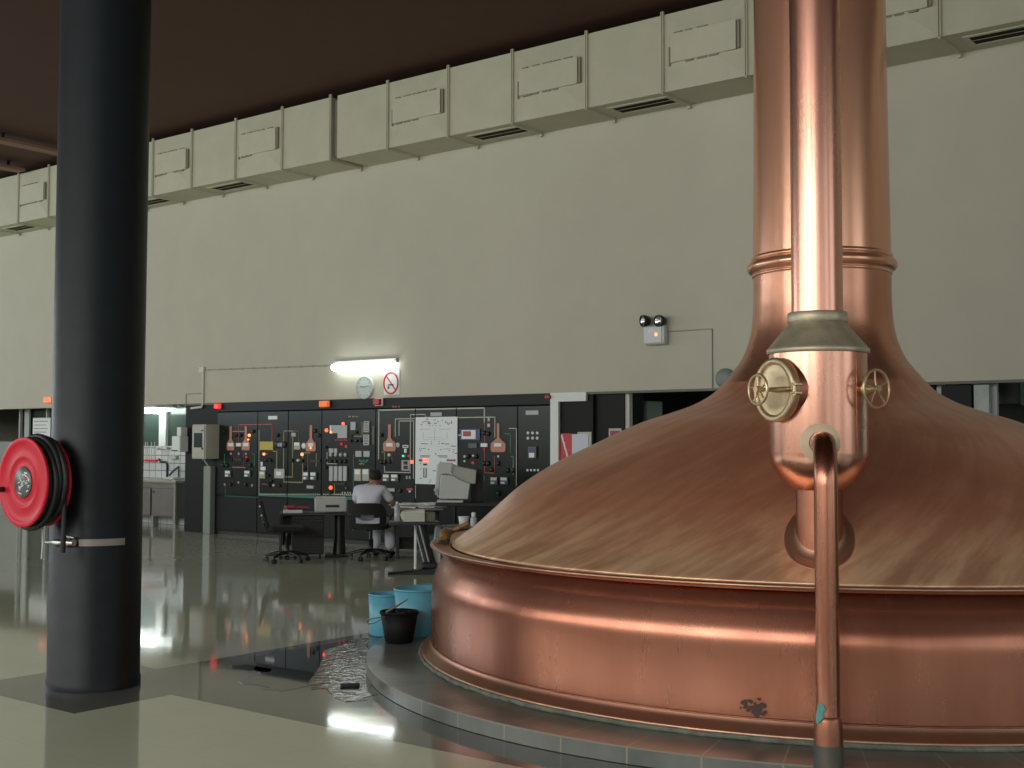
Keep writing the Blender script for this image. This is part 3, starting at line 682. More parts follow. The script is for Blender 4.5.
def kettle_sym(z, cx, y0, y1, hw, sw=7, win=None):
    Xc, Zt = P3(z,cx,y0); _, Zb = P3(z,cx,y1); s = (P3(z,cx+hw,y0)[0]-P3(z,cx-hw,y0)[0])/2; t = s*sw/hw; H = Zt-Zb
    poly = [(-t,0),(t,0),(t,-H*.50),(s*.5,-H*.60),(s,-H*.70),(s,-H*.93),(s*.85,-H),(-s*.85,-H),(-s,-H*.93),(-s,-H*.70),(-s*.5,-H*.60),(-t,-H*.50)]
    k = CAB[cab_of(Xc)]
    o = obj('kettle_symbol', MB().prism([(p,q) for p,q in reversed(poly)], -.012, Matrix.Translation((Xc,YC,Zt))), COLS['O'], k)
    if win:
        xa, za = P3(z,*win[:2]); xb, zb2 = P3(z,*win[2:]); obj('symbol_window', box1((xa,YC-.018,min(za,zb2)), (xb,YC-.012,max(za,zb2))), COLS['W'], o)
def instr(z, x0, y0, x1, y1, c='G'):
    ym = y0+(y1-y0)*.45
    xa, za = P3(z,x0,y0); xb, zb2 = P3(z,x1,y1); k = CAB[cab_of((xa+xb)/2)]
    o = obj('controller', box1((xa,YC-.03,zb2), (xb,YC,za), .006), COLS['D'] if c == 'G' else COLS['c'], k)
    w = xb-xa; h = za-zb2
    obj('display', box1((xa+w*.1,YC-.034,za-h*.45), (xb-w*.1,YC-.03,za-h*.06)), COLS['W'], o)
    obj('control_strip', box1((xa+w*.12,YC-.036,zb2+h*.1), (xa+w*.62,YC-.03,zb2+h*.38)), COLS['W' if c == 'G' else 'G'], o)
# cabinet 1
kettle_sym(2,200,232,386,24,7,(184,339,217,361)); kettle_sym(2,297,232,386,26,7,(281,339,315,361)); rect(2,233,339,264,361,'W','gauge')
line(2,[(208,265),(290,265)],'O'); line(2,[(247,325),(247,221),(463,221),(463,330)],'R'); lamp(2,318,290,'o',.035); lamp(2,312,317,'o',.018); lamp(2,301,430,'l',.03)
instr(2,166,514,203,558); instr(2,290,514,328,558); line(2,[(208,495),(290,495)],'O'); line(2,[(158,410),(158,480)],'T',.01); line(2,[(338,410),(349,410),(349,485)],'T',.01)
line(2,[(163,610),(163,683),(374,683)],'g',.01)
for x,y in ((235,290),(262,290),(158,265),(343,265),(300,447),(150,482),(175,482),(325,482),(198,605),(295,605),(205,447)): knob(2,x,y)
rect(2,222,438,272,454,'K','switch_strip',.02)
for x,y in ((200,408),(250,408),(297,408),(160,605),(335,610),(248,592)): knob(2,x,y,'G',.022,'button',.015)
line(2,[(215,400),(215,460)],'r',.01); line(2,[(247,385),(247,430)],'r',.01); line(2,[(278,400),(278,490)],'r',.01)
dm = MB()
for k in range(30):
    X, Z = P3(2,378.5,262+k*13.6); dm.box((X-.008,YC-.004,Z-.012), (X+.008,YC,Z+.012))
obj('dashed_line', dm, COLS['C'], CAB[1])
# cabinet 2
rect(2,440,166,497,188,'W','name_plate'); rect(2,386,330,470,384,'Y','yellow_plate'); lamp(2,412,410,'o',.03); lamp(2,432,410,'l',.02)
line(2,[(468,392),(491,392),(491,500)],'y'); line(2,[(537,500),(537,262),(594,262),(594,556),(548,556)],'y'); line(2,[(537,567),(537,590),(658,590),(658,402),(706,402)],'y')
m2 = rect(2,482,503,546,567,'G','square_meter',.03,bev=.02); xa,za = P3(2,499,522); xb,zb2 = P3(2,529,547); obj('meter_face', box1((xa,YC-.036,zb2),(xb,YC-.03,za)), COLS['W'], m2)
for x in (495,541): knob(2,x,350,'K',.055)
for x in (513,529): rect(2,x-5,338,x+5,362,'G','switch_bar',.035)
knob(2,500,290); line(2,[(500,262),(500,500)],'D',.01); rect(2,391,460,403,486,'W','button'); instr(2,388,520,422,566,'c'); rect(2,390,490,421,515,'W','gauge')
rect(2,398,600,432,606,'R','red_strip',.01)
for x,y in ((445,590),(460,582),(445,612),(512,612),(440,545),(440,445),(455,450),(425,450)): knob(2,x,y,'K',.026)
knob(2,476,610,'W',.02,'button')
dg = {}
for k in range(46):
    x = 384+k*13.2; X, Z = P3(2,x,667-k*.0); dg.setdefault(cab_of(X), []).append((X,Z))
for k, l_ in dg.items():
    m = MB()
    for X, Z in l_:
        if seams[k]+.03 < X < seams[k+1]-.03: m.box((X-.014,YC-.006,Z-.008), (X+.014,YC,Z+.008))
    obj('dashed_line', m, COLS['C'], CAB[k])
line(2,[(380,680),(985,682)],'g',.05)
# cabinet 3
line(2,[(600,262),(634,262),(634,330)],'r',.01); rect(2,588,275,615,297,'G','tag_plate'); instr(2,609,334,646,382,'c')
knob(2,665,357,'W',.05,'oval_dial',.015); kettle_sym(2,713,225,392,32,8,(696,339,729,362)); lamp(2,713,371,'o',.022); lamp(2,656,412,'o',.035)
line(2,[(692,400),(692,520)],'r'); line(2,[(745,410),(745,485)],'y'); 
for x,y in ((740,262),(765,290),(592,452),(672,500),(655,452)): knob(2,x,y)
knob(2,632,450,'W',.025,'button'); rect(2,710,447,772,462,'K','switch_strip',.02); instr(2,667,524,702,577); instr(2,712,524,751,577); rect(2,686,611,728,631,'G','socket_plate')
# cabinet 4
lamp(3,108,258,'L',.038); lamp(3,215,215,'L',.03); lamp(3,137,270,'o',.025); lamp(3,135,625,'L',.04); lamp(3,140,577,'l',.025)
rect(3,130,226,140,270,'W','thin_gauge'); rect(3,148,226,241,276,'G','module_panel',.02); rect(3,182,276,241,308,'G','module_panel',.02); rect(3,263,204,294,256,'G','tag_plate')
for a_ in ((350,200,384,270),(348,285,384,353)):
    o = rect(3,*a_,'G','recorder',.025); 
    xa,za = P3(3,a_[0],a_[1]); xb,zb2 = P3(3,a_[2],a_[3]); m = MB()
    for k in range(4): zz_ = za-(za-zb2)*(k+.6)/4.3; m.box((xa+.02,YC-.028,zz_-.006),(xa+.1,YC-.025,zz_+.006))
    obj('recorder_marks', m, COLS['K'], o)
for x in (255,278,300): rect(3,x-6,167,x+6,173,'Y','mark',.008)
line(3,[(405,235),(405,345)],'y'); line(3,[(330,210),(335,210),(335,296),(275,296)],'y',.012)
for k in range(6): knob(3,165+k*14,320,'l',.012,'dot_lamp',.01)
knob(3,203,346,'l',.025,'dot_lamp',.015); knob(3,233,362,'l',.025,'dot_lamp',.015)
rect(3,124,374,150,402,'G','relay'); rect(3,156,374,176,402,'G','relay')
for x in (137,168,200,230): knob(3,x,415,'G',.032,'dial'); knob(3,x,457,'K',.03)
for x,y in ((105,450),(105,365),(105,497),(265,325),(300,325),(330,325),(270,295),(300,270)): knob(3,x,y,'K',.025)
line(3,[(110,400),(110,472),(172,472)],'C',.012)
for x in (130,160,190,219): rect(3,x,487,x+22,582,'G','bar_gauge',.03,bev=.006)
rect(3,150,594,228,607,'K','switch_strip',.02); line(3,[(158,610),(158,672),(278,672)],'y',.012)
for x in (208,225,242,258): knob(3,x,657,'W',.012,'button',.01)
knob(3,133,657,'K',.03); knob(3,236,628,'D',.025); rect(3,294,390,332,428,'G','square_plate'); rect(3,345,390,384,428,'G','square_plate')
for k in range(5): rect(3,316+k*12,446+(k%2)*8,326+k*12,456+(k%2)*8,'T','green_mark',.008)
rect(3,316,470,350,476,'y','mark',.008); instr(3,291,504,333,582,'c'); instr(3,342,504,384,582,'c'); line(3,[(279,410),(279,684)],'g',.014)
# cabinet 5
line(3,[(441,440),(441,125),(1115,119)],'C',.02); line(4,[(541,118),(541,205)],'C',.02)
for x in (535,552,572): rect(3,x-6,102,x+6,112,'R','mark',.008)
kettle_sym(3,512,220,392,40,9,(493,339,534,362)); line(3,[(446,396),(478,396),(478,460)],'y',.012); line(3,[(441,396),(460,396)],'C',.01)
line(3,[(500,395),(500,470)],'r',.012); line(3,[(526,395),(526,470)],'r',.012); line(3,[(478,490),(478,527),(643,527),(643,157),(740,157),(740,173)],'C',.014)
for x,y in ((458,287),(460,462),(482,462),(513,460),(580,645)): knob(3,x,y)
knob(3,512,416,'W',.026,'button'); line(3,[(547,295),(547,184),(676,184)],'C',.014); line(3,[(571,290),(571,198),(664,198),(664,566)],'C',.014)
knob(3,565,352,'C',.04,'oval_dial',.015); o = rect(3,596,352,631,371,'W','label_plate'); rect(3,601,357,626,366,'R','label_bar',.016,parent=o); rect(3,606,375,621,402,'W','button')
lamp(3,600,422,'t',.02); lamp(3,635,422,'l',.024); lamp(3,655,460,'L',.036); rect(3,588,414,612,431,'T','green_plate',.006)
o = rect(3,590,449,639,516,'G','switch_panel',.015); rect(3,606,455,628,478,'K','switch',.03,parent=o); rect(3,606,484,628,507,'K','switch',.03,parent=o)
instr(3,472,538,516,586); instr(3,524,538,571,586); rect(3,499,628,544,650,'G','socket_plate'); rect(3,621,627,659,643,'R','warning_label',.008); rect(3,634,643,645,655,'W','warning_arrow',.008)
rect(3,617,550,626,570,'G','fuse'); rect(3,636,550,645,570,'G','fuse'); line(3,[(676,610),(676,690)],'C',.012)
# cabinet 6, the mimic board
rect(3,774,144,846,166,'G','name_plate')
line(3,[(680,174),(945,174)],'C',.012)
xa,za = P3(3,680,176); xb,zb2 = P3(3,945,608)
MBD = obj('mimic_board', box1((xa,YC-.016,zb2), (xb,YC,za)), mat('board_white', (.82,.87,.89), .45), CAB[5], 'tall white board with printed plant diagram')
def bd(x, y):      # 410,410 origin, 9.6 px per px
    p = onY(410+x/9.6, 410+y/9.6, YC-.016); return p.x, p.z
def bmark(rects, c, name, d=.003):
    m = MB()
    for x0,y0,x1,y1 in rects:
        a_, b_ = bd(x0,y0); c_, d_ = bd(x1,y1); m.box((a_,YC-.016-d,min(b_,d_)), (c_,YC-.016,max(b_,d_)))
    obj(name, m, COLS.get(c) or LIT.get(c), MBD)
br_ = random.Random(9)
bmark([(120+k*13,105+br_.randint(-8,14),128+k*13,113+br_.randint(-6,20)) for k in range(6)]+[(340+k*18,115+br_.randint(-12,8),349+k*18,126+br_.randint(-6,8)) for k in range(4)]+[(x,y,x+8,y+9) for x,y in ((185,146),(285,146),(203,298),(203,320),(275,298),(275,320),(240,418),(100,562))]+[(330+k*14,370,338+k*14,376) for k in range(5)], 'R', 'red_marks')
bmark([(x,y,x+w,y+7) for x,y,w in ((155,85,22),(225,90,8),(240,92,8),(265,108,12),(305,95,10),(232,125,26),(170,128,30),(215,146,8),(245,146,8),(104,138,12),(363,135,10),(106,320,30),(140,322,30),(300,318,30),(338,322,36),(90,368,10),(108,368,10),(124,368,10),(140,368,10),(172,375,14),(290,378,14),(94,388,12),(372,388,12),(395,344,44),(412,378,14),(412,400,10),(430,415,26),(100,436,95),(102,448,80),(262,436,95),(280,448,80),(240,416,14),(287,496,10),(96,512,10),(96,654,14),(218,580,34),(184,686,10),(192,668,12))], 'K', 'black_print')
bmark([(100,184,200,187),(125,215,128,280),(355,215,358,280),(235,170,238,290),(130,282,345,284),(160,264,320,266),(95,345,380,347),(280,184,380,187),(115,170,118,186),(375,170,378,186)], 'G', 'grey_diagram_lines', .002)
bmark([(88,472,122,494),(430,472,436,494),(356,472,364,494)], 'D', 'switch_blocks', .008); bmark([(126,470,172,492)], 'L', 'red_lamp', .012); bmark([(362,474,428,492)], 'R', 'red_plate', .008); bmark([(130,514,162,532)], 'K', 'black_switch', .01)
bmark([(130,556,138,646),(152,556,160,646),(130,640,160,648)], 'D', 'slot_gauge', .006)
# cabinet 7
line(4,[(372,175),(608,175),(608,300)],'C',.014)
o = rect(4,387,249,516,322,'B','screen_bezel',.02,bev=.004); s_ = rect(4,402,257,490,313,'W','screen',.026,parent=o); rect(4,411,264,461,296,'R','screen_block',.03,parent=o)
knob(4,380,289,'W',.012,'button',.01); knob(4,393,289,'W',.012,'button',.024); rect(4,443,341,497,371,'D','meter',.02); rect(4,519,341,561,364,'W','gauge')
kettle_sym(4,631,213,397,47,8,(607,341,652,362)); line(4,[(543,205),(543,530),(605,530),(605,425)],'R',.012); rect(4,564,178,577,200,'C','tag_plate'); rect(4,562,215,579,237,'C','tag_plate')
for x,y in ((540,275),(566,280),(540,470),(566,470),(630,470),(590,510),(692,515),(725,515),(634,662),(437,425),(490,425)): knob(4,x,y,'K',.034)
for x,y in ((630,425),(415,425),(415,455),(470,420),(504,540)): knob(4,x,y,'W',.018,'button',.015)
lamp(4,470,466,'l',.03); lamp(4,543,380,'l',.018); instr(4,584,556,631,606); instr(4,647,556,696,606); line(4,[(672,280),(708,280),(708,400)],'T',.008); line(4,[(713,425),(726,425),(726,540)],'T',.014); line(4,[(700,246),(746,246),(746,612)],'C',.012); line(4,[(541,550),(541,575)],'T',.012)
# cabinet 8
rect(4,807,132,889,158,'G','name_plate')
for y in (275,308):
    for x in (820,850,880): knob(4,x,y,'W',.022,'button',.012)
for x in (817,840,862,885): knob(4,x,513,'W',.018,'button',.012)
o = rect(4,827,363,879,437,'D','breaker',.03); rect(4,833,372,873,395,'B','breaker_cover',.034,parent=o); rect(4,835,402,868,432,'W','breaker_switch',.036,parent=o)
# alarm beacons on the header strip
def beacon(x0,y0,x1,y1,c,label,side=None):
    a = onY(x0,y0,13.76); b = onY(x1,y1,13.76)
    T = thing('alarm_beacon', label, 'beacon', ((a.x+b.x)/2,13.8,b.z), 0, 'alarm beacons above the control panels')
    obj('lens', box1((a.x,13.72,b.z), (b.x,13.79,a.z), .012), c, T); obj('mount', box1((a.x-.02,13.785,b.z-.01), (b.x+.02,13.80,a.z+.01)), side or BLK, T)
beacon(320.5,401,328.5,407,mat('orange_lens',(.85,.16,.03),.3,emit=(1,.2,.03),es=.4),'orange beacon on the black header below the wall lamp left end')
beacon(374.5,399,380.5,405,mat('red_lens',(.5,.02,.02),.3),'unlit red beacon on the black header below the clock and no-smoking sign',WHITE)
beacon(215.5,404,220,408.5,mat('red_lit_lens',(1,.03,.02),.3,emit=(1,.03,.02),es=1.3),'lit red beacon at the left end of the black header')
beacon(546,395,550.5,399,mat('dark_red_lens',(.3,.01,.02),.3),'small dark red beacon at the right end of the black header')
a = onY(45,397,13.76); b = onY(50,403,13.76)
tag(obj('wall_beacon', box1((a.x,13.72,b.z),(b.x+.1,13.82,a.z),.01), MATS['orange_lens']), 'orange wall beacon just showing at the left edge of the black column', 'beacon')
# ------------------------------------------------------------------ wall fittings
YL = 13.74
a, b = onY(333,364,YL), onY(395,361,YL); la, lb = Vector((a.x,YL,a.z-.05)), Vector((b.x,YL,a.z-.05))
LT = thing('wall_lamp', 'lit white fluorescent lamp on the cream wall above the clock', 'lamp', ((a.x+b.x)/2,YW,a.z-.12))
zl = HC-(365.5-443.5)*0+0; zl = (onY(364,365,YL)).z
obj('lamp_housing', box1((a.x,YL+.02,zl+.02), (b.x,YW,zl+.09), .01), GREYP, LT)
dif = MB(); dif.M = Matrix.Translation(((a.x+b.x)/2,YL-.0,zl-.015)) @ Matrix.Diagonal((1,1,.75,1)); dif.tube([(-(b.x-a.x)/2+.02,0,0),(-(b.x-a.x)/2+.06,0,0),((b.x-a.x)/2-.06,0,0),((b.x-a.x)/2-.02,0,0)], [.07,.085,.085,.07], 20)
obj('diffuser', dif, mat('lit_diffuser', (.95,1,.97), .4, emit=(.90,1,.96), es=6.5), LT)
# cable with clips, running left
p0, p1 = onY(204,370,YW-.01), onY(332,365.5,YW-.01)
cb_ = MB(); cb_.cyl(p0, p1, .008, 8); CT = thing('lamp_cable', 'thin clipped cable running left from the wall lamp', 'cable', (p0+p1)/2)
PG = mat('wall_cable', (.34,.33,.27), .6)
obj('cable', cb_, PG, CT); cl = MB()
for k in range(11): q = p0+(p1-p0)*(k+.5)/11; cl.obox(q, (.05,.012,.03))
obj('cable_clips', cl, PG, CT)
cn = MB(); x_ = onY(203.2,380,YW-.02).x; zt_, zm_ = onY(203,369,YW-.02).z, onY(203,407,YW-.02).z
cn.tube([(x_,YW-.02,zt_),(x_,YW-.02,zm_+.06),(x_-.03,YW-.02,zm_-.0),(x_-.33,YW-.02,zm_-.02)], .022, 8)
T_ = thing('wall_conduit', 'pale conduit dropping to the black wall above the grey wall box', 'conduit', (x_,YW,zm_))
obj('conduit', cn, CREAM, T_); j = onY(202,370,YW-.03); obj('junction_box', box1((j.x-.07,YW-.05,j.z-.05),(j.x+.06,YW,j.z+.06),.01), CREAM, T_)
q = onY(186,394,YW-.01); q2 = onY(201,394,YW-.01); q3 = onY(186,406,YW-.01)
obj('thin_branch', MB().tube([(q2.x,YW-.01,q.z),(q.x,YW-.01,q.z),(q.x,YW-.01,q3.z)], .008, 6), PG, T_)
# clock
c_ = onY(364.5,387.5,YW-.03); CK = thing('wall_clock', 'round wall clock under the lit fluorescent lamp', 'clock', (c_.x,YW,c_.z-.17))
obj('clock_case', MB().lathe([(.185,0),(.188,.03),(.175,.045),(.165,.04)], 40, (c_.x,YW,c_.z), (0,-1,0), cap=False), GREYP, CK)
obj('clock_face', MB().lathe([(.168,.036),(.0001,.038)], 40, (c_.x,YW,c_.z), (0,-1,0), cap=False), mat('clock_white', (.55,.6,.58), .4), CK)
h = MB(); h.obox((c_.x-.035,YW-.045,c_.z+.01), (.11,.004,.018), 0, .1); h.obox((c_.x+.045,YW-.045,c_.z+.012), (.13,.004,.012), 0, -.12)
for k in range(12): a_ = k*PI/6; h.obox((c_.x+.14*math.sin(a_),YW-.042,c_.z+.14*math.cos(a_)), (.008,.003,.025), 0, a_)
obj('clock_hands', h, MEDG, CK)
# no smoking sign
a, b = onY(384,370,YW-.01), onY(399.5,394.5,YW-.01)
NS = thing('no_smoking_sign', 'white no-smoking sign with red barred circle beside the clock', 'sign', ((a.x+b.x)/2,YW,b.z))
obj('sign_plate', box1((a.x,YW-.012,b.z),(b.x,YW,a.z)), WHITE, NS)
cx, cz = onY(391.5,383,YW).x, onY(391.5,383,YW).z; rr_ = .165
rn = MB(); rn.tube([(cx+rr_*.9*math.cos(t*2*PI/36),YW-.014,cz+rr_*math.sin(t*2*PI/36)) for t in range(36)], .014, 6, closed=True); rn.obox((cx,YW-.014,cz), (.29,.006,.022), 0, .85)
obj('prohibition_ring', rn, mat('sign_red', (.62,.04,.05), .4), NS)
cg = MB(); cg.obox((cx,YW-.016,cz-.03), (.12,.004,.02)); cg.obox((cx-.05,YW-.016,cz-.07),(.03,.004,.04)); obj('cigarette', cg, BLK, NS)
# emergency lamp
ex, ez = onY(655,336,YW), onY(655,336,YW).z
a, b = onY(643,326,YW-.12), onY(664,344,YW-.12)
EM = thing('emergency_light', 'grey twin-spot emergency light on the cream wall left of the chimney', 'lamp', ((a.x+b.x)/2,YW,b.z))
GREYL = mat('light_grey_case', (.55,.58,.58), .3)
eb = obj('battery_box', box1((a.x,YW-.12,b.z),(b.x,YW,a.z),.03), GREYL, EM)
obj('box_lid', box1((a.x+.02,YW-.135,b.z+.02),(b.x-.03,YW-.12,a.z-.02),.006), GREYL, EM)
mk = MB(); mk.box((a.x+.09,YW-.138,b.z+.16),(a.x+.2,YW-.135,b.z+.2)); obj('white_mark', mk, WHITE, EM); obj('red_indicator', box1((b.x-.13,YW-.139,b.z+.11),(b.x-.09,YW-.135,b.z+.15)), MATS['panel_lit_orange'], EM)
for px, tw in ((646,-.5),(661,-.15)):
    l = onY(px,321,YW-.08); ax = Vector((math.sin(tw)*1,-math.cos(tw),-.1)).normalized(); cc_ = Vector((l.x,YW-.1,l.z))
    sp_ = obj('spot_head', MB().lathe([(.02,-.07),(.06,-.05),(.078,.0),(.078,.045),(.07,.05),(.066,.044)], 24, cc_, ax, cap=False), BLK, EM)
    obj('spot_lens', MB().lathe([(.066,.03),(.03,.012),(.0001,.008)], 24, cc_, ax, cap=False), mat('chrome_reflector', (.75,.75,.72), .15, 1), sp_)
    obj('spot_bracket', MB().cyl((l.x,YW-.09,a.z), (l.x,YW-.1,l.z-.04), .012, 8), BLK, EM)
w0, w1, w2 = onY(667,331.5,YW-.01), onY(712,329,YW-.01), onY(713,388,YW-.01)
tag(obj('lamp_wire', MB().tube([w0,w1,Vector((w1.x,w1.y,w2.z))], .009, 6), PG), 'thin wire from the emergency light down the cream wall', 'wire')
r0 = onY(722.5,388,YW-.05); rs_ = MB(); rs_.lathe([(.13,0),(.13,.05),(.11,.09),(.06,.11),(.0001,.115)], 32, (r0.x+.03,YW,r0.z+.12), (0,-1,0), cap=False)
RS = tag(obj('wall_horn', rs_, mat('horn_grey', (.22,.25,.24), .5)), 'grey round fitting on the wall just left of the kettle neck', 'horn')
# white L frame, posters on the black wall
a, b = onY(551.5,393,YW-.02), onY(587,401,YW-.02); v = onY(559.5,470,YW-.02)
fm = MB(); fm.box((a.x,YW-.05,b.z),(b.x,YW-.005,a.z)); fm.box((a.x,YW-.05,.02),(v.x,YW-.005,b.z)); tag(obj('white_door_casing', fm, WHITE), 'white angled casing on the black wall right of the control cabinets', 'frame')
PB = thing('poster_board', 'red and white framed notice on the black wall by the white casing', 'poster', (onY(574,450,YW).x,YW,onY(574,465,YW).z))
a, b = onY(560.5,433.5,YW-.02), onY(591,470,YW-.02); r1_, r2_ = onY(572,433,YW-.02).x, onY(588,433,YW-.02).x
obj('frame', box1((a.x+.28,YW-.012,b.z),(b.x,YW-.001,a.z+.02)), GREYP, PB)
obj('red_sheet', box1((a.x,YW-.02,b.z),(r1_,YW-.012,a.z)), mat('poster_red', (.55,.02,.04), .4), PB); obj('white_sheet', box1((r1_,YW-.02,b.z),(r2_,YW-.012,a.z-.01)), mat('poster_white', (.62,.65,.72), .5), PB)
wm = MB()
for k in range(5): wm.obox((a.x+.035+k*.035,YW-.022,a.z-.07-k*.1), (.025,.003,.11), 0, -.25)
obj('white_lettering', wm, WHITE, PB)
a, b = onY(609,428.5,YW+.05), onY(621.5,445,YW+.05)
FS = thing('fire_sign', 'small red fire sign in a pale border beside the glazed door', 'sign', ((a.x+b.x)/2,YW+.06,b.z))
obj('border', box1((a.x,YW+.045,b.z),(b.x,YW+.059,a.z)), mat('sign_border', (.5,.5,.45), .5), FS); obj('red_field', box1((a.x+.025,YW+.04,b.z+.02),(b.x-.025,YW+.045,a.z-.03)), mat('sign_dark_red', (.35,.015,.03), .4), FS)
# grey wall box and trunking
BOXY = YW-.32
a, b = onY(192.5,424.5,BOXY), onY(205.5,459,BOXY)
WB = thing('control_box', 'grey wall-mounted control box with dark window left of the panels', 'control box', ((a.x+b.x)/2,YW,b.z))
BG = mat('box_grey', (.47,.46,.39), .5)
obj('box_body', box1((a.x,BOXY,b.z),(b.x,YW,a.z),.01), BG, WB)
dx0, dx1 = onY(195,433,BOXY), onY(203,447.5,BOXY)
do_ = obj('door', box1((a.x+.02,BOXY-.018,b.z+.02),(b.x-.02,BOXY,a.z-.02),.004), BG, WB); obj('window_pane', box1((dx0.x,BOXY-.022,dx1.z),(dx1.x,BOXY-.018,dx0.z)), mat('box_window', (.03,.04,.045), .15), do_)
lk = MB(); lk.box((b.x-.1,BOXY-.03,a.z-.12),(b.x-.04,BOXY-.018,a.z-.1)); lk.box((b.x-.08,BOXY-.03,b.z+.16),(b.x-.05,BOXY-.018,b.z+.2)); obj('latch', lk, BLK, do_)
a, b = onY(203.5,466,YW-.12), onY(209.5,531,YW-.12)
tr_ = MB(); tr_.box((a.x,YW-.12,0),(a.x+.19,YW-.0,a.z),.012); TR = thing('cable_trunking', 'pale grey vertical trunking below the wall control box', 'trunking', (a.x,YW-.1,0)); obj('channel', tr_, mat('trunk_grey', (.24,.27,.25), .45), TR)
obj('cable', MB().tube([(a.x+.02,BOXY+.16,onY(203,459,BOXY).z-.0),(a.x+.05,YW-.14,a.z+.1),(a.x+.1,YW-.08,a.z-.02)], .014, 8), GREYP, TR)
# white dispenser with hanging paper, in front of the recess
a, b = onY(178.5,436,YW-.05), onY(190,452,YW-.05)
DS = thing('towel_dispenser', 'white wall dispenser beside the grey control box', 'dispenser', ((a.x+b.x)/2,YW,b.z))
XD = -18.2
obj('dispenser_body', box1((XD-.14,YW-.2,b.z),(XD+.1,YW-.002,a.z),.02), WHITE, DS); t_ = onY(184,431,YW-.05); obj('top_box', box1((XD-.06,YW-.15,a.z),(XD+.06,YW-.002,a.z+.16),.01), WHITE, DS); obj('slot', box1((XD-.12,YW-.205,b.z+.015),(XD+.04,YW-.19,b.z+.035)), BLK, DS)
# ------------------------------------------------------------------ sink cabinet and fittings in the recess
SX1 = -19.02; SX0 = -21.6; SY = 14.22; ztop = onY(170,480.5,SY).z
SK = thing('sink_cabinet', 'stainless sink cabinet against the white tiles left of the panels', 'cabinet', ((SX0+SX1)/2,SY+.3,0))
obj('worktop', box1((SX0-.03,SY-.04,ztop-.05),(SX1+.06,YT-.005,ztop),.006), mat('worktop_steel', (.34,.31,.27), .35, .6), SK)
obj('carcass', box1((SX0,SY+.03,.2),(SX1-.02,YT-.02,ztop-.052)), SINK, SK)
xm_ = XatY(152,SY)
for a_, b_ in ((xm_+.03,SX1-.06),(xm_-.62,xm_-.03),(xm_-1.3,xm_-.66)):
    d_ = obj('door', box1((a_,SY,.22),(b_,SY+.028,ztop-.16),.006), SINK, SK); obj('handle', box1((a_+.04,SY-.015,ztop-.24),(a_+.07,SY,ztop-.21)), BLK, d_)
obj('fascia', box1((SX0,SY+.005,ztop-.15),(SX1,SY+.028,ztop-.055)), SINK, SK)
for x in (SX1-.05, xm_, xm_-.65, SX0+.05):
    for y in (SY+.03, YT-.09): obj('leg', box1((x-.035,y,0),(x+.035,y+.06,.2)), mat('leg_grey', (.27,.27,.25), .4), SK)
post = obj('corner_post', box1((SX1-.04,SY-.005,.1),(SX1+.02,SY+.03,ztop-.055)), MATS['leg_grey'], SK)
def tY(px, py): return onY(px, py, YT-.03)
TP = thing('wall_tap', 'white twin-lever wall tap high on the tiles', 'tap', tY(163,449))
m = MB(); c1, c2 = tY(159.5,448.5), tY(169,448.5); m.cyl(c1, c2, .02, 10); m.cyl(c1-Vector((0,.0,0)), c1-Vector((0,.07,0)), .03, 10); m.cyl(c2, c2-Vector((0,.07,0)), .03, 10); obj('tap_body', m, STEEL, TP)
m = MB(); g0 = tY(160.5,462); g1 = tY(166,462); g2 = tY(167,478)
m.tube([tY(159,459), g0, g1, (g2.x,YT-.03,g1.z-.05), (g2.x,YT-.03,ztop)], .022, 8); tag(obj('black_tap_hose', m, BLK), 'black hose bending down the white tiles to the worktop', 'hose')
RK = thing('glass_rack', 'wall rack with red holders and thin glass rods', 'rack', tY(150,460)); m = MB(); m.box(tY(144.5,459.5)-Vector((0,.03,0)), tY(157,461.5)+Vector((0,.03,0))); obj('red_holder', m, RED, RK)
m = MB()
for px in (145.5,147.5,151.5,154.5): q = tY(px,442); m.cyl((q.x,YT-.03,tY(px,459.5).z), (q.x,YT-.03,q.z), .008, 6)
obj('glass_rod', m, GREYP, RK)
SD = obj('soap_tray', box1(tY(170.5,455.5)-Vector((0,.05,0)), tY(177.5,459.5)+Vector((0,.025,0)), .01), GREYP); tag(SD, 'small grey tray fixed on the white tiles', 'tray')
m = MB(); q0, q1 = tY(174,475), tY(183,466.5); m.tube([q0-Vector((0,.1,0)), (q0+q1)/2-Vector((0,.12,0)), q1-Vector((0,.1,0))], .02, 8); m.tube([tY(183,466.5)-Vector((0,.1,0)), Vector((tY(183,470).x,YT-.13,ztop+.0))], .018, 8); tag(obj('sink_lever_tap', m, mat('blue_black_metal', (.04,.05,.07), .3), None), 'dark angled tap rising from the worktop corner', 'tap')
SPG = obj('sponge_tray', box1((tY(174.5,478).x,YT-.3,ztop),(tY(185,478).x,YT-.12,ztop+.045),.01), CREAM); tag(SPG, 'cream tray lying on the worktop corner', 'tray')
# recess lamp
YQ = 14.55; a, b = onY(128,411,YQ), onY(174.5,411,YQ); RL = thing('recess_lamp', 'lit fluorescent tube lamp under the soffit in the sink recess', 'lamp', ((a.x+b.x)/2,YQ,a.z))
zq = a.z
obj('lamp_housing', box1((a.x-.1,YQ-.04,zq+.05),(b.x,YQ+.04,zq+.11),.008), WHITE, RL)
obj('tube_lamp', MB().tube([(a.x,YQ,zq),(onY(158,411,YQ).x,YQ,zq)], .06, 14), mat('lit_tube', (.95,1,.97), .4, emit=(.90,1,.96), es=14), RL)
obj('tube_end', MB().cyl((onY(158,411,YQ).x,YQ,zq), (b.x,YQ,zq), .03, 12), mat('lit_tube_end', (.95,1,.97), .4, emit=(.90,1,.96), es=5), RL)
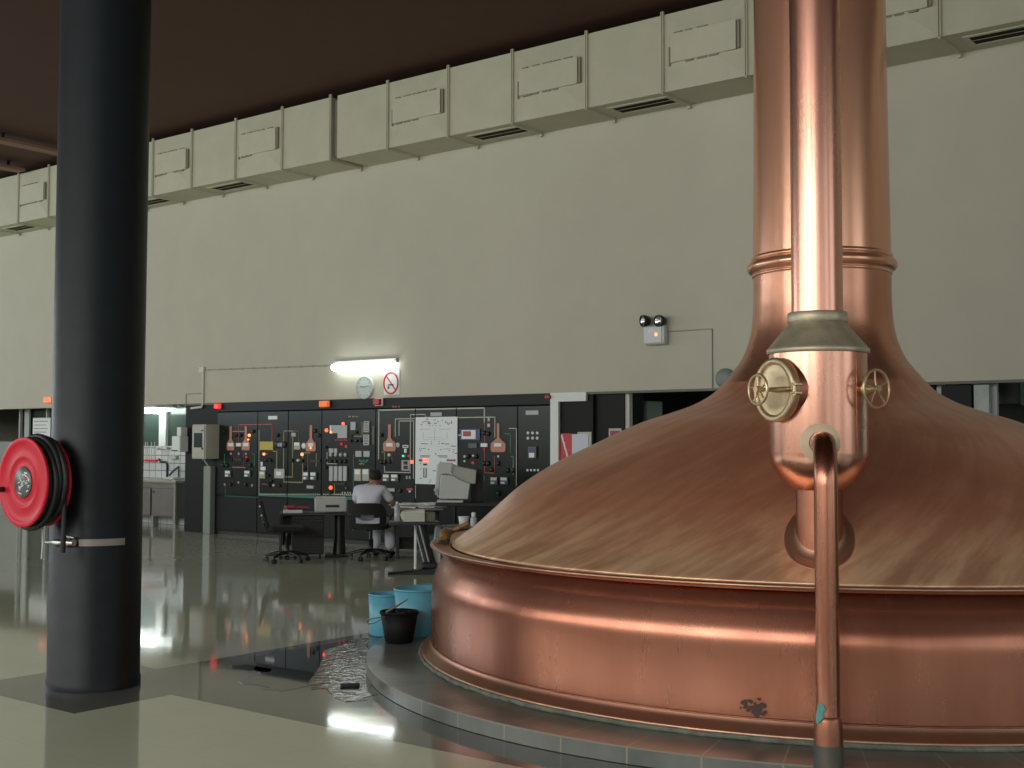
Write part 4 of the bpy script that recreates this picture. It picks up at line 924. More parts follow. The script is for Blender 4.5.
# ------------------------------------------------------------------ office furniture
def office_chair(label, loc, rz, kind):
    T = thing('office_chair', label, 'chair', loc, rz, 'black office chairs')      # faces local +x
    for k in range(5):
        a_ = 2*PI*k/5+.3; e = Vector((.29*math.cos(a_),.29*math.sin(a_),.085))
        o = obj('leg', MB().tube([(0,0,.13),(e.x*.5,e.y*.5,.12),e], [.028,.024,.018], 8), BLK, T, local=True)
        cs = MB(); v_ = Vector((-math.sin(a_),math.cos(a_),0))
        for s in (-1,1): cs.cyl(e+v_*.008*s-Vector((0,0,.055)), e+v_*.026*s-Vector((0,0,.055)), .03, 12)
        cs.cyl(e-Vector((0,0,.04)), e+Vector((0,0,.01)), .01, 8); obj('caster', cs, BLK, o, local=True)
    obj('gas_column', MB().lathe([(.032,.10),(.032,.28),(.02,.28),(.02,.41)], 16), BLK, T, local=True)
    s = MB(); s.box((-.22,-.235,.42),(.235,.235,.485),.045); obj('seat', s, BLKF, T, local=True)
    bar = MB(); bar.tube([(-.1,0,.41),(-.26,0,.42),(-.32,0,.52),(-.33,0,.66)], [.02,.02,.016,.014], 8)
    if kind == 2: bar.bm.free(); bar = MB(); bar.tube([(-.1,0,.41),(-.25,0,.42),(-.30,0,.455)], [.02,.02,.016], 8)
    obj('back_support', bar, BLK, T, local=True)
    bk = MB()
    if kind == 1:       # slim backrest seen side-on
        n = 8
        prof = [(-.26,.48),(-.29,.57),(-.315,.66),(-.33,.74),(-.36,.82)]
        for (xa,za),(xb,zb2) in zip(prof, prof[1:]): bk.obox(((xa+xb)/2,0,(za+zb2)/2), (.045,.38 if za < .72 else .30,math.hypot(xb-xa,zb2-za)+.02), 0, math.atan2(xb-xa, zb2-za), bev=.015)
        obj('backrest', bk, BLKF, T, local=True)
        for k, (x_,z_) in enumerate(((-.30,.53),(-.335,.66),(-.37,.8),(-.395,.9))):
            pass
        ch = MB()
        for x_,z_ in ((-.315,.54),(-.34,.63),(-.365,.75)): ch.sphere((x_,0,z_), .016, seg=10)
        obj('chrome_bolts', ch, STEEL, T, local=True)
    else:               # wide curved backrest with a lens-shaped opening
        n, mR = 20, 9; W_, z0, z1 = .24, .43, .79
        def pt(u, v, t): y = (u*2-1)*W_*(1-.10*(2*v-1)**4); x = -.29+.10*(2*u-1)**2-.02*v; return (x-t, y, z0+(z1-z0)*v)
        def edge(u): s_ = abs(2*u-1); return max(0, 1-s_**5)**.25
        vs = []; fs = []
        for t in (0,.035):
            for i in range(n+1):
                for j in range(mR+1):
                    u = i/n; e_ = edge(min(max(u,.004),.996)); v_ = .5+(j/mR-.5)*e_; vs.append(pt(u, v_, t))
        st_ = (n+1)*(mR+1)
        hole = lambda i, j: 2 <= j < 4+ (1 if 6 <= i < 14 else 0) and 3 <= i < 17
        for i in range(n):
            for j in range(mR):
                if hole(i,j): continue
                q_ = [i*(mR+1)+j, (i+1)*(mR+1)+j, (i+1)*(mR+1)+j+1, i*(mR+1)+j+1]
                fs.append(tuple(q_)); fs.append(tuple(st_+k for k in reversed(q_)))
                for (a2,b2,ii,jj) in ((q_[0],q_[1],i,j-1),(q_[1],q_[2],i+1,j),(q_[2],q_[3],i,j+1),(q_[3],q_[0],i-1,j)):
                    if ii < 0 or ii >= n or jj < 0 or jj >= mR or hole(ii,jj): fs.append((a2,b2,b2+st_,a2+st_))
        bk._add(vs, fs, False); obj('backrest', bk, BLKF, T, local=True)
        for s in (-1,1):
            ar = MB(); ar.tube([(-.05,s*.22,.43),(-.05,s*.27,.45),(-.06,s*.275,.60)], .014, 8); ar.box((-.17,s*.275-.03,.60),(.12,s*.275+.03,.625),.01); obj('armrest', ar, BLK, T, local=True)
    return T
e_ = onZ(287,562,0)
office_chair('black office chair turned sideways, empty, beside the drawer unit', (e_.x,e_.y,0), .86, 1)
# furniture groups stand turned about 45 degrees to the wall: a local frame on the floor, x along the desk fronts
class Frame:
    def __init__(f, px, py):
        f.px, f.py = px, py; f.o = onZ(px, py, 0); f.a = YAW-math.atan((px-512)/F)
        f.s = (CAMR.inverted() @ (f.o-Vector((0,0,HC)))).z*-1/F; f.M = Matrix.Translation(f.o) @ Matrix.Rotation(f.a, 4, 'Z')
    def X(f, px): return (px-f.px)*f.s
    def Z(f, py): return (f.py-py)*f.s
    def mb(f): m = MB(); m.M = f.M; return m
    def at(f, x, y, z): return f.M @ Vector((x,y,z))
    def thing(f, name, label, cat, x, y, z, group=None): return thing(name, label, cat, f.at(x,y,z), f.a, group)
f1 = Frame(307, 559); X, Z = f1.X, f1.Z
z_d = Z(513.5)
DU = f1.thing('drawer_unit', 'black louvred drawer unit on castors under the desk left of the person', 'drawer unit', 0, .22, 0)
obj('drawer_case', f1.mb().box((X(291.5),.01,.06),(X(323.5),.42,z_d-.035),.008), BLK, DU)
lv = f1.mb()
for k in range(12): lv.obox(((X(291.5)+X(323.5))/2,.004,.095+k*.042), (X(323.5)-X(291.5)-.03,.012,.03), rx=-.3)
obj('louvred_front', lv, mat('drawer_black', (.022,.022,.022), .5), DU)
for x_ in (X(295),X(320)):
    for y_ in (.06,.36): obj('caster', f1.mb().cyl((x_-.012,y_,.03),(x_+.012,y_,.03),.03,12), BLK, DU)
DK = f1.thing('desk', 'small black pedestal desk carrying folders and the grey printer', 'desk', X(330), .3, 0)
obj('desk_top', f1.mb().box((X(279.5),-.03,z_d-.03),(X(348),.55,z_d),.006), mat('desk_dark', (.03,.033,.033), .35), DK)
xp = X(339.5); pe = f1.mb(); pe.tube([(xp,.3,.04),(xp,.3,z_d*.5),(xp,.3,z_d-.03)], [.095,.07,.075], 20); obj('pedestal', pe, BLK, DK)
ft = f1.mb(); ft.box((X(325),.16,0),(X(353),.5,.04),.015); obj('foot', ft, BLK, DK)
obj('side_panel', f1.mb().box((X(279.5),.0,.0),(X(281.5),.52,z_d-.031)), BLK, DK)
obj('modesty_panel', f1.mb().box((X(282),.50,.15),(X(291),.52,z_d-.031)), BLK, DK)
FO = f1.thing('folder_stack', 'pile of folders with red cover on the left end of the desk', 'folders', X(293), .2, z_d)
obj('white_folder', f1.mb().box((X(283),.05,z_d),(X(302),.35,z_d+.045),.006), WHITE, FO); obj('black_folder', f1.mb().box((X(287),.06,z_d+.045),(X(309),.36,z_d+.068),.005), BLK, FO)
rf = f1.mb(); rf.obox((X(289),.14,z_d+.082), (.13,.16,.03), .2, bev=.01); rf.obox((X(298),.2,z_d+.076), (.24,.12,.012), -.1, bev=.004); obj('red_cover', rf, mat('folder_red', (.6,.03,.06), .5), FO)
PR_ = f1.thing('printer', 'grey desktop printer on the pedestal desk left of the person', 'printer', X(330), .25, z_d)
obj('printer_body', f1.mb().box((X(314),.08,z_d),(X(346.5),.45,Z(498.5)),.025), GREYP, PR_)
obj('paper_slot', f1.mb().box((X(325),.07,Z(508)),(X(338.5),.09,Z(505.5))), BLK, PR_); obj('output_tray', f1.mb().box((X(324),-.0,z_d+.012),(X(342),.09,z_d+.028),.004), mat('tray_grey', (.3,.33,.32), .4), PR_)
obj('top_cover', f1.mb().box((X(316),.12,Z(498.5)),(X(345),.42,Z(497.9)),.004), CREAM, PR_)
# occupied chair and person
e_ = onZ(371,559.5,0); HD = math.radians(124)
CH2 = (e_.x, e_.y)
office_chair('black office chair with the open lens-shaped back, under the seated person', (e_.x,e_.y,0), HD, 2)
SKIN = mat('skin', (.34,.17,.11), .6, var=.1); SHIRT = mat('white_shirt', (.66,.68,.76), .8, bump=.3, bscale=12); TROU = mat('white_trousers', (.66,.68,.75), .8, bump=.3, bscale=10); HAIR = mat('black_hair', (.012,.010,.010), .7)
PT = thing('person', 'person with short black hair in white short-sleeved shirt and white trousers, seated writing', 'person', (e_.x-.05,e_.y-.02,-.0), math.radians(114)-PI/2)
PT.scale = (1.0,1,.95)
def skin_mesh(name, verts, edges, radii, m, parent, lvl=2, root=0):
    me = bpy.data.meshes.new(name); me.from_pydata([tuple(v) for v in verts], edges, []); me.materials.append(m)
    o = bpy.data.objects.new(name, me); COL.objects.link(o); o.parent = parent
    mod = o.modifiers.new('skin', 'SKIN'); mod.use_smooth_shade = True
    me.skin_vertices or None
    sv = me.skin_vertices[0].data if me.skin_vertices else None
    if sv is None:
        bm = bmesh.new(); bm.from_mesh(me); bm.verts.layers.skin.verify(); bm.to_mesh(me); bm.free(); sv = me.skin_vertices[0].data
    for i, r in enumerate(radii): sv[i].radius = r if isinstance(r, tuple) else (r, r); sv[i].use_root = (i == root)
    s = o.modifiers.new('sub', 'SUBSURF'); s.levels = lvl; s.render_levels = lvl; return o
# body : y forward, x right (local frame)
V = []; Ed = []; Rd = []
def addv(p, r, link=None):
    V.append(p); Rd.append(r)
    if link is not None: Ed.append((link, len(V)-1))
    return len(V)-1
pel = addv((0,-.03,.57), (.11,.08)); sp1 = addv((0,-.03,.70), (.12,.09), pel); sp2 = addv((0,.03,.85), (.15,.105), sp1); ch_ = addv((.005,.10,.97), (.15,.10), sp2)
nk = addv((.02,.17,1.065), .052, ch_); h0 = addv((.025,.20,1.12), .062, nk); h1 = addv((.03,.225,1.185), .082, h0); h2 = addv((.035,.235,1.235), .065, h1)
addv((.04,.305,1.165), .012, h0)
HANDS = []
for s in (-1, 1):
    sh = addv((s*.17,.10,1.0), .055, ch_)
    if s == 1: el = addv((.30,.20,.80), .042, sh); wr_ = addv((.235,.43,.765), .028, el); fwd = Vector((-.25,.95,-.1)).normalized()
    else: el = addv((-.27,.24,.79), .042, sh); wr_ = addv((-.12,.44,.765), .028, el); fwd = Vector((.3,.93,-.1)).normalized()
    wp_ = Vector(V[wr_]); pm_ = addv(tuple(wp_+fwd*.05), (.036,.018), wr_); lat = Vector((fwd.y,-fwd.x,0))
    for k, (o_, L1) in enumerate(((-.027,.052),(-.009,.062),(.009,.058),(.027,.044))):
        b0 = Vector(V[pm_])+fwd*.035+lat*o_; f1 = addv(tuple(b0), .009, pm_); f2 = addv(tuple(b0+fwd*L1*.6+Vector((0,0,.004))), .008, f1); addv(tuple(b0+fwd*L1*.95+Vector((0,0,-.014))), .007, f2)
    th0 = addv(tuple(wp_+fwd*.03-lat*s*.035), .011, pm_); addv(tuple(wp_+fwd*.065-lat*s*.055-Vector((0,0,.01))), .009, th0)
for s in (-1, 1):
    lx = s*.115+.06; hp_ = addv((s*.085,.02,.545), .065, pel); kn = addv((lx,.43,.50), .062, hp_); cf = addv((lx,.45,.30), .052, kn); an = addv((lx,.46,.09), .036, cf); addv((lx,.50,.05), .036, an)
skin_mesh('body', V, Ed, Rd, SKIN, PT)
sv_, se, sr = [], [], []
def A2(p, r, link=None):
    sv_.append(p); sr.append(r)
    if link is not None: se.append((link, len(sv_)-1))
    return len(sv_)-1
b0 = A2((0,-.045,.55), (.162,.125)); b1 = A2((0,-.045,.68), (.162,.125), b0); b2 = A2((0,.02,.85), (.182,.132), b1); b3 = A2((.005,.09,.975), (.175,.122), b2); b4 = A2((.015,.145,1.04), .075, b3); A2((.018,.16,1.06), .062, b4)
for s in (-1, 1):
    q_ = A2((s*.185,.10,1.0), .078, b3); tgt = Vector((.30,.20,.80)) if s == 1 else Vector((-.27,.24,.79)); src = Vector((s*.185,.10,1.0)); A2(tuple(src+(tgt-src)*.45), .068, q_); 
    A2(tuple(src+(tgt-src)*.85), .066, len(sv_)-1)
skin_mesh('shirt', sv_, se, sr, SHIRT, PT)
tv, te, trr = [], [], []
def A3(p, r, link=None):
    tv.append(p); trr.append(r)
    if link is not None: te.append((link, len(tv)-1))
    return len(tv)-1
p0_ = A3((0,-.04,.555), (.15,.115))
for s in (-1, 1):
    lx = s*.115+.06; a1 = A3((s*.09,.03,.545), .098, p0_); a2 = A3((lx,.42,.515), .08, a1); a3 = A3((lx,.455,.44), .085, a2); a4 = A3((lx,.45,.26), .088, a3); A3((lx,.455,.09), .086, a4)
skin_mesh('trousers', tv, te, trr, TROU, PT)
hm = MB(); hm.sphere((.033,.205,1.215), .098, (.92,1.05,.98), 24)
for v_ in hm.bm.verts:
    c_ = v_.co
    if c_.y > .245 and c_.z < 1.245: c_.y = .245
    if c_.z < 1.13: c_.z = 1.13
obj('hair', hm, HAIR, PT, local=True)
er = MB()
for s in (-1,1): er.sphere((.033+s*.088,.225,1.17), .022, (.4,.8,1.2), 10)
obj('ear', er, SKIN, PT, local=True)
for s in (-1,1):
    sh_ = MB(); sh_.sphere((s*.115+.06,.50,.045), .045, (1,2.3,.95), 14); obj('shoe', sh_, BLK, PT, local=True)
# desk in front of the person
f2 = Frame(415, 559); X, Z = f2.X, f2.Z; z2 = Z(508.5)
D2 = f2.thing('work_desk', 'black work desk with papers in front of the seated person', 'desk', X(418), .3, 0)
obj('desk_top', f2.mb().box((X(393),.0,z2-.03),(X(443),.55,z2),.006), mat('desk_top_pale', (.16,.17,.15), .4), D2)
for x_ in (X(396), X(439)): obj('side_panel', f2.mb().box((x_,.03,0),(x_+.04,.5,z2-.031)), BLK, D2)
obj('rear_panel', f2.mb().box((X(396)+.041,.46,.1),(X(439)-.001,.48,z2-.04)), BLK, D2)
obj('drawer', f2.mb().box((X(399),.02,.3),(X(414),.42,z2-.04)), BLK, D2)
obj('edge_strip', f2.mb().box((X(394),-.006,z2-.022),(X(416),.0,z2-.008)), mat('edge_wood', (.28,.16,.07), .5), D2)
pr_ = random.Random(4)
for k, (px, lab) in enumerate(((401,'small stack of white sheets beside the person hand'),(412,'loose white papers in the middle of the work desk'),(423,'loose white papers piled toward the monitor'),(434,'crumpled white papers on the right end of the work desk'))):
    T = f2.thing('paper_stack', lab, 'papers', X(px), .25, z2, 'papers on the work desk')
    for q_ in range(3):
        m = f2.mb(); m.obox((X(px)+pr_.uniform(-.04,.04),.27+pr_.uniform(-.1,.06),z2+.012+q_*.02), (.22,.26,.016), pr_.uniform(-.5,.5), pr_.uniform(-.06,.06)); obj('sheet', m, WHITE if q_ != 1 else GREYP, T)
# CRT monitor desk
f3 = Frame(460, 561); X, Z = f3.X, f3.Z; zt3 = Z(502.8)
D3 = f3.thing('computer_desk', 'black desk holding the pale monitor behind the kettle rim', 'desk', X(460), .3, 0)
obj('desk_top', f3.mb().box((X(435),-.03,zt3-.05),(X(512),.6,zt3-.002),.006), BLK, D3)
for x_ in (X(452), X(505)): obj('side_panel', f3.mb().box((x_,.03,0),(x_+.04,.55,zt3-.052)), BLK, D3)
obj('back_board', f3.mb().box((X(471),.50,zt3-.002),(X(483),.53,Z(470)),.004), BLK, D3)
obj('under_shelf', f3.mb().box((X(455),.06,.3),(X(504),.5,.325)), BLK, D3)
MN = f3.thing('crt_monitor', 'pale grey CRT monitor seen from its side on the black desk', 'monitor', X(455), .2, zt3)
def pol(pts, y0, y1):
    m = f3.mb(); m.prism([(X(395+x/10.24), Z(440+y/10.24)) for x, y in pts], y1-y0, Matrix.Translation((0,y0,0))); return m
fbz = [(425,250),(450,235),(585,240),(575,350),(480,352),(460,372),(440,600),(415,560),(405,500)]
s1 = [(460,372),(480,355),(595,365),(650,405),(768,450),(745,612),(470,606),(442,600)]
s2_ = [(588,250),(640,275),(832,312),(822,455),(768,452),(650,407),(595,366),(576,350)]
bevel(obj('front_bezel', pol(fbz, .05, .45), mat('monitor_pale', (.56,.59,.55), .5), MN), .012)
bevel(obj('side_shell', pol(s1, .04, .46), mat('monitor_grey', (.55,.58,.55), .5), MN), .015)
bevel(obj('rear_housing', pol(s2_, .08, .40), mat('monitor_dim', (.42,.43,.38), .5), MN), .012)
obj('monitor_base', f3.mb().box((X(437),.0,zt3-.001),(X(463),.42,zt3+.03),.008), mat('monitor_pale', (.56,.59,.55), .5), MN)
for x, y in ((408,515),(420,550)):
    obj('adjust_knob', f3.mb().cyl((X(395+x/10.24),.02,Z(440+y/10.24)),(X(395+x/10.24),.08,Z(440+y/10.24)),.022,12), GREYP, MN)
# low table with slanted legs
f4_ = Frame(413, 575); X, Z = f4_.X, f4_.Z; zt = Z(522.5)
LT_ = f4_.thing('side_table', 'low dark side table with slanting chrome legs by the kettle', 'table', X(413), .2, 0)
obj('table_top', f4_.mb().box((X(388.5),.0,zt-.035),(X(439),.42,zt),.01), mat('table_dark', (.035,.037,.038), .4), LT_)
for k, (t0, t1, y_) in enumerate(((414,424.5,.06),(419,429.5,.06),(421,431,.13))):
    m = f4_.mb(); m.tube([(X(t0),y_,zt-.035),(X(t1),y_,.12)], .012 if k < 2 else .06, 10); obj('leg', m, mat('satin_chrome', (.35,.37,.38), .45, .6) if k < 2 else BLK, LT_)
m = f4_.mb(); xl, xh = X(388), X(434); m._add([(xl,0,.0),(xh,0,.0),(xh,.22,.0),(xl,.22,.0),(xl,.02,.025),(xh,.02,.075),(xh,.2,.075),(xl,.2,.025)], [(0,3,2,1),(4,5,6,7),(0,1,5,4),(1,2,6,5),(2,3,7,6),(3,0,4,7)]); obj('foot', m, BLK, LT_)
obj('foot_joint', f4_.mb().box((X(421),.02,.07),(X(437),.18,.15),.02), BLK, LT_)
tag(obj('white_post', f4_.mb().cyl((X(415.5),.5,0),(X(415.5),.5,zt-.0),.018,10), WHITE), 'thin white post standing behind the slanting chrome legs', 'post')
PR2 = f4_.thing('tabletop_printer', 'cream box-shaped printer on the low side table', 'printer', X(413), .15, zt)
def lp(x, y): return (X(380+x/8.53), Z(495+y/8.53))
P = [lp(*q_) for q_ in ((170,170),(176,158),(205,145),(380,133),(382,234),(200,234),(178,205))]
bevel(obj('printer_shell', f4_.mb().prism(P, .34, Matrix.Translation((0,.04,0))), CREAM, PR2), .01)
m = f4_.mb()
for k in range(5): a_ = lp(200,158+k*13); b_ = lp(372,153+k*15); m.box((a_[0],.036,a_[1]-.002),(b_[0],.04,a_[1]+.002))
obj('vent_lines', m, GREYP, PR2)
a_, b_ = lp(383,145), lp(470,228); obj('paper_feed', f4_.mb().box((a_[0],.08,zt),(b_[0],.36,a_[1]-.02),.01), mat('feed_brown', (.16,.15,.11), .6), PR2)
WB_ = f4_.thing('water_bottle', 'clear plastic water bottle standing at the left end of the side table', 'bottle', X(396.5), .2, zt)
bt = f4_.mb(); bt.lathe([(.0001,zt),(.034,zt),(.036,zt+.01),(.036,zt+.09),(.033,zt+.1),(.036,zt+.11),(.036,zt+.18),(.014,zt+.22)], 18, (X(396.5),.2,0), cap=False); obj('bottle_body', bt, mat('clear_plastic', (.62,.68,.70), .15, trans=.5), WB_)
obj('bottle_cap', f4_.mb().lathe([(.016,zt+.218),(.016,zt+.24),(.0001,zt+.241)], 14, (X(396.5),.2,0), cap=False), WHITE, WB_)
# things behind the rim
def zatY(px, py, Y): return onY(px, py, Y).z

xb_ = XatY(432,11.8); zz_ = zatY(432,524,11.8)
T = thing('waste_bin', 'dark teal waste bin under the low side table', 'bin', (xb_,11.85,0)); obj('bin_body', MB().lathe([(.0001,.0),(.10,0),(.125,.40),(.118,.40),(.095,.02),(.0001,.02)], 24, (xb_,11.85,0), cap=False), mat('teal_plastic', (.05,.16,.18), .4), T)
obj('bin_rim', MB().lathe([(.125,.39),(.132,.395),(.132,.415),(.118,.41)], 24, (xb_,11.85,0), cap=False), mat('teal_plastic', (.05,.16,.18), .4), T)
WC = thing('white_bag', 'white bag given a chair shape, half hidden behind the kettle rim', 'chair', (XatY(442,11.6),11.6,0)); xw = XatY(442,11.5)  # chair shape standing in for a white bag
m = MB(); m.box((xw-.05,11.4,.40),(xw+.35,11.8,.43),.015); obj('seat', m, WHITE, WC)
m = MB(); m.obox((xw-.03,11.6,.50), (.03,.38,.16), ry=.12, bev=.012); obj('backrest', m, mat('white_plastic', (.55,.58,.62), .4), WC)
for dx in (0,.3):
    for dy in (.03,.35): obj('leg', MB().cyl((xw+dx-.02,11.42+dy,0),(xw+dx,11.42+dy,.41),.016,8), WHITE, WC)
sx, sz_ = XatY(464,10.9), zatY(464,530,10.9)
T = thing('white_tub', 'white tub on the shelf behind the kettle edge', 'tub', (sx,10.9,.0)); 
zsh = zatY(464,524,10.9)
SH = thing('side_cart', 'dark low cart behind the kettle dome edge', 'cart', (sx+.1,10.95,0)); zc_ = zatY(466, 525.5, 10.9)
obj('cart_top', box1((sx-.22,10.7,zc_-.02),(sx+.55,11.2,zc_),.005), BLK, SH)
for dx in (-.19,.52):
    for dy in (10.73,11.17): obj('leg', MB().cyl((sx+dx,dy,0),(sx+dx,dy,zc_-.02),.015,8), BLK, SH)
T.location.z = zc_; WM[T.name] = Matrix.Translation((sx,10.9,zc_))
obj('tub_wall', MB().lathe([(.0001,zc_),(.05,zc_),(.062,zc_+.10),(.057,zc_+.10),(.045,zc_+.005),(.0001,zc_+.005)], 20, (sx,10.9,0), cap=False), WHITE, T); obj('tub_rim', MB().lathe([(.06,zc_+.095),(.066,zc_+.097),(.066,zc_+.105),(.057,zc_+.105)], 20, (sx,10.9,0), cap=False), WHITE, T)
bx2 = XatY(474,10.85); T = thing('white_bottle', 'white bottle with rounded cap beside the white tub', 'bottle', (bx2,10.85,zc_)); obj('bottle_body', MB().lathe([(.0001,zc_),(.035,zc_),(.037,zc_+.01),(.037,zc_+.09),(.018,zc_+.115)], 18, (bx2,10.85,0), cap=False), mat('milky_plastic', (.5,.53,.54), .4), T); obj('bottle_cap', MB().lathe([(.026,zc_+.113),(.027,zc_+.15),(.018,zc_+.162),(.0001,zc_+.164)], 16, (bx2,10.85,0), cap=False), WHITE, T)
fc = Frame(434, 573); m = fc.mb(); m.box((-.01,.0,.0),(.12,.10,.30),.004); cbx = tag(obj('white_carton', m, WHITE), 'white carton on the floor beside the kettle left edge', 'carton')
# brush on the rim gutter
bq = Vector((KX,KY,0))+Vector((-math.cos(.0),0,0)); 
tl = onZ(445,540,.88); dirr = Vector((tl.x-KX, tl.y-KY, 0)).normalized(); ph = math.atan2(dirr.y, dirr.x)
def gut(dphi, r, z): return Vector((KX+r*math.cos(ph+dphi), KY+r*math.sin(ph+dphi), z))
sg = 1 if (gut(.1,2.8,0)-Vector((0,0,0))).length > (gut(-.1,2.8,0)).length else -1
bp_ = gut(0, 2.81, .905)
BR = thing('hand_brush', 'brown wooden hand brush lying in the kettle rim gutter', 'brush', (bp_.x,bp_.y,.87))
tg = (gut(sg*.05,2.81,.905)-bp_).normalized(); s_ = -1
HE = Vector((0,0,HC))+ray(469,522.5)/F*9.15
m = MB(); m.tube([gut(-sg*.03,2.81,.905), gut(-sg*.022,2.81,.915), gut(sg*.01,2.81,.92), gut(sg*.035,2.81,.915), gut(sg*.05,2.81,.915), HE*.5+gut(sg*.05,2.81,.915)*.5, HE], [.020,.040,.046,.040,.020,.017,.015], 12); obj('brush_wood', m, mat('brush_wood', (.30,.17,.06), .55, var=.4, scale=20), BR)
m = MB(); rb_ = random.Random(2)
for k in range(60): q_ = bp_+tg*s_*rb_.uniform(-.05,.14)+dirr*rb_.uniform(-.035,.035); m.cyl(q_-Vector((0,0,.02)), q_+Vector((rb_.uniform(-.01,.01),rb_.uniform(-.01,.01),-.05)), .003, 4)
obj('bristles', m, mat('bristle_brown', (.09,.06,.03), .8), BR)
# ------------------------------------------------------------------ buckets by the kettle
BLUE = mat('blue_plastic', (.14,.46,.60), .42, var=.06)
def bucket(name, px, py, R0, R1, H, m, label, group=None, rot=0, squash=1):
    g_ = onZ(px, py, 0); v_ = Vector((g_.x,g_.y,0)).normalized(); cx_, cy_ = g_.x+v_.x*R0, g_.y+v_.y*R0
    z0_ = .09 if math.hypot(cx_-KX, cy_-KY) < 3.355 else 0
    T = thing(name, label, 'bucket', (cx_,cy_,z0_), 0, group)
    pr2 = [(.0001,0),(R0-.01,0),(R0,.012),(R1,H),(R1-.006,H),(R0-.01,.02),(.0001,.02)]
    obj('bucket_wall', MB().lathe([(r,z+z0_) for r,z in pr2], 48, (cx_,cy_,0), cap=False), m, T)
    obj('rim', MB().lathe([(R1-.006,H-.02+z0_),(R1+.003,H-.018+z0_),(R1+.004,H-.003+z0_),(R1+.001,H+.002+z0_),(R1-.006,H+z0_)], 48, (cx_,cy_,0), cap=False), m, T)
    return T, cx_, cy_, z0_
def bucket_at(name, cx_, cy_, z0_, R0, R1, H, m, label, group=None):
    T = thing(name, label, 'bucket', (cx_,cy_,z0_), 0, group)
    pr2 = [(.0001,0),(R0-.01,0),(R0,.012),(R1,H),(R1-.006,H),(R0-.01,.02),(.0001,.02)]
    obj('bucket_wall', MB().lathe([(r,z+z0_) for r,z in pr2], 48, (cx_,cy_,0), cap=False), m, T)
    obj('rim', MB().lathe([(R1-.006,H-.02+z0_),(R1+.003,H-.018+z0_),(R1+.004,H-.003+z0_),(R1+.001,H+.002+z0_),(R1-.006,H+z0_)], 48, (cx_,cy_,0), cap=False), m, T)
    return T
def at_base(px, py, R, z=0): g_ = onZ(px,py,z); v_ = Vector((g_.x,g_.y,0)).normalized(); return g_.x+v_.x*R, g_.y+v_.y*R
x_, y_ = at_base(386.5,637.5,.15); bucket_at('blue_bucket', x_, y_, 0, .14, .152, .345, BLUE, 'light blue bucket on the wet floor, leftmost of the three', 'blue buckets by the kettle')
_d = ray(417, 640)/F*9.58; bucket_at('blue_bucket', _d.x, _d.y, .09, .145, .185, .37, BLUE, 'light blue bucket directly behind the black bucket', 'blue buckets by the kettle')
x_, y_ = at_base(433,628,.16); bucket_at('blue_bucket', x_, y_, 0, .14, .152, .345, BLUE, 'light blue bucket farthest back, mostly hidden by the kettle', 'blue buckets by the kettle')
x_, y_ = at_base(399,644.5,.11,.09); BB = bucket_at('black_bucket', x_, y_, .09, .107, .145, .235, mat('bucket_black', (.006,.006,.007), .6, spec=.25), 'black rubber bucket in front of the blue ones with a stick in it')
m = MB(); rb_ = random.Random(8)
for k in range(26): a_, r_ = rb_.uniform(0,2*PI), .105*math.sqrt(rb_.random()); m.sphere((x_+r_*math.cos(a_),y_+r_*math.sin(a_),.298+rb_.uniform(0,.018)), rb_.uniform(.014,.024), seg=8)
tag(obj('bucket_scraps', m, mat('dark_scraps', (.02,.010,.012), .6, var=.5, scale=30)), 'dark lumpy contents heaped in the black bucket', 'scraps', kind='stuff')
fb = Frame(399, 640); fb.o = Vector((x_, y_, .09)); fb.M = Matrix.Translation(fb.o) @ Matrix.Rotation(fb.a, 4, 'Z'); fb.s = 9.24/F; X, Z = fb.X, fb.Z
m = fb.mb(); m.tube([(X(383),-.02,Z(613.5)),(X(387),-.03,Z(609)),(X(396),-.03,Z(604)),(X(407.5),-.03,Z(597))], [.004,.010,.008,.005], 8)
tag(obj('stirring_stick', m, mat('wet_wood', (.20,.15,.11), .4)), 'long thin stick leaning up out of the black bucket', 'stick')
m = fb.mb(); m.tube([(X(367.5),-.12,Z(617)),(X(372),-.11,Z(614.5)),(X(381),-.09,Z(613.5)),(X(392),-.04,Z(612))], .0035, 6); m.tube([(X(367.5),-.12,Z(617)),(X(369),-.12,Z(619.5)),(X(374),-.11,Z(619)),(X(380),-.1,Z(616)),(X(386),-.08,Z(612.5))], .004, 6)
tag(obj('wire_handle', m, mat('wet_wood', (.20,.15,.11), .4)), 'thin bent wire sticking out left of the black bucket', 'wire')
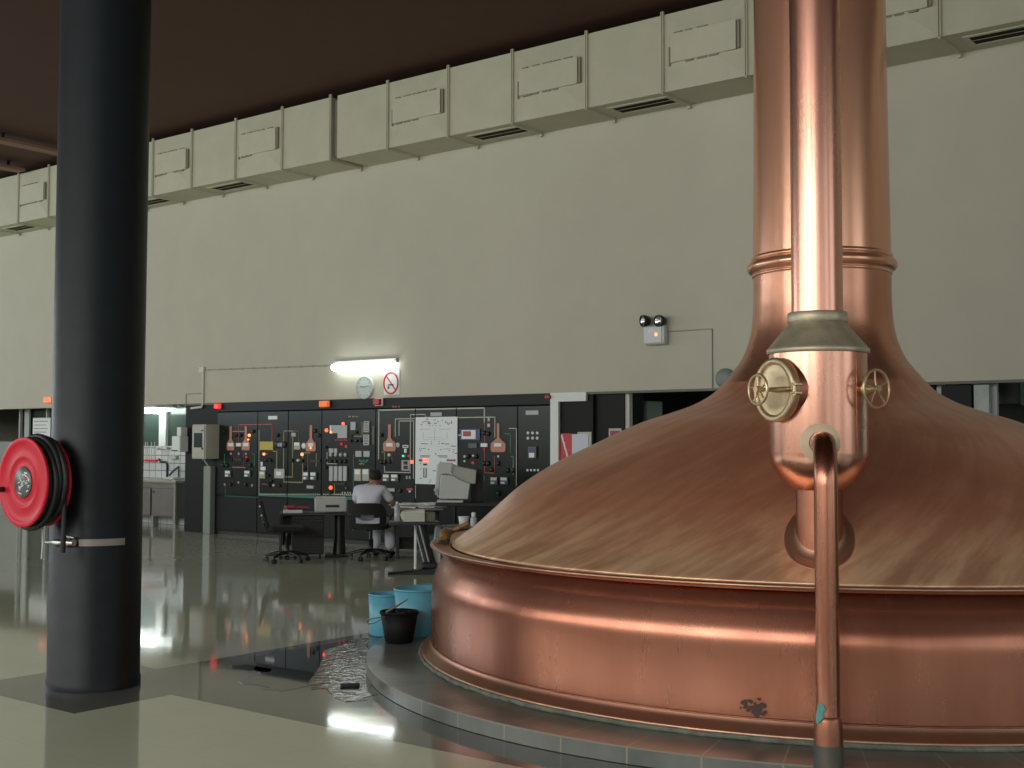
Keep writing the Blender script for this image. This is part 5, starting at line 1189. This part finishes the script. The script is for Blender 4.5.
ck = onZ(350,687,0); m = MB(); m.obox((ck.x,ck.y,.012), (.13,.035,.022), .9, bev=.008); tag(obj('dark_scrap', m, mat('scrap', (.03,.03,.03), .5)), 'small dark scrap lying on the wet floor near the plinth', 'scrap')
# ------------------------------------------------------------------ water on the floor
WET = mat('water_film', (.02,.024,.024), .03, spec=.6)  # dark base colour stands in for dark reflections on the wet tiles
def puddle(pts, name, label, m, jit=.03, z=.0012, sub=3, seed=1):
    r_ = random.Random(seed); P = [onZ(x,y,0) for x,y in pts]; out = []
    for i in range(len(P)):
        a_, b_ = P[i], P[(i+1)%len(P)]
        for k in range(sub): q_ = a_+(b_-a_)*k/sub; out.append((q_.x+r_.uniform(-jit,jit), q_.y+r_.uniform(-jit,jit)))
    mm = MB(); n = len(out); vs = [(x,y,z) for x,y in out]; vs2 = [(x,y,.0003) for x,y in out]
    mm._add(vs+vs2, [tuple(range(n))]+[(i,(i+1)%n,n+(i+1)%n,n+i) for i in range(n)])
    bmesh.ops.triangulate(mm.bm, faces=mm.bm.faces[:])
    o = obj(name, mm, m); tag(o, label, 'water', kind='stuff'); return o
puddle([(228,667),(245,664),(268,668),(270,672),(250,671)], 'puddle', 'thin dark streak of water on the grey tiles, left', WET, .02, seed=2)
puddle([(240,682),(262,675),(250,658),(275,650),(300,648),(330,643),(366,640),(372,648),(345,668),(310,684),(280,691),(262,688)], 'puddle', 'large wet patch with a dark reflection put into its colour, on the grey tiles between column and plinth', WET, .04, seed=3)
rip = mat('rippled_water', (.06,.07,.066), .03, spec=.6, bump=.55, bscale=15)
puddle([(330,650),(372,636),(384,645),(374,660),(370,680),(372,692),(362,700),(345,702),(330,690),(310,688),(318,668)], 'puddle', 'rippled sparkling water beside the plinth and blue bucket', rip, .05, z=.002, seed=4)
# ------------------------------------------------------------------ colour management
vs_ = SC.view_settings; SC.display_settings.display_device = 'sRGB'; vs_.view_transform = 'Standard'; vs_.look = 'None'; vs_.gamma = 1; vs_.use_curve_mapping = False; vs_.exposure = 0.0
SC.cycles.max_bounces = 6; SC.cycles.use_denoising = True; SC.cycles.sample_clamp_indirect = 6
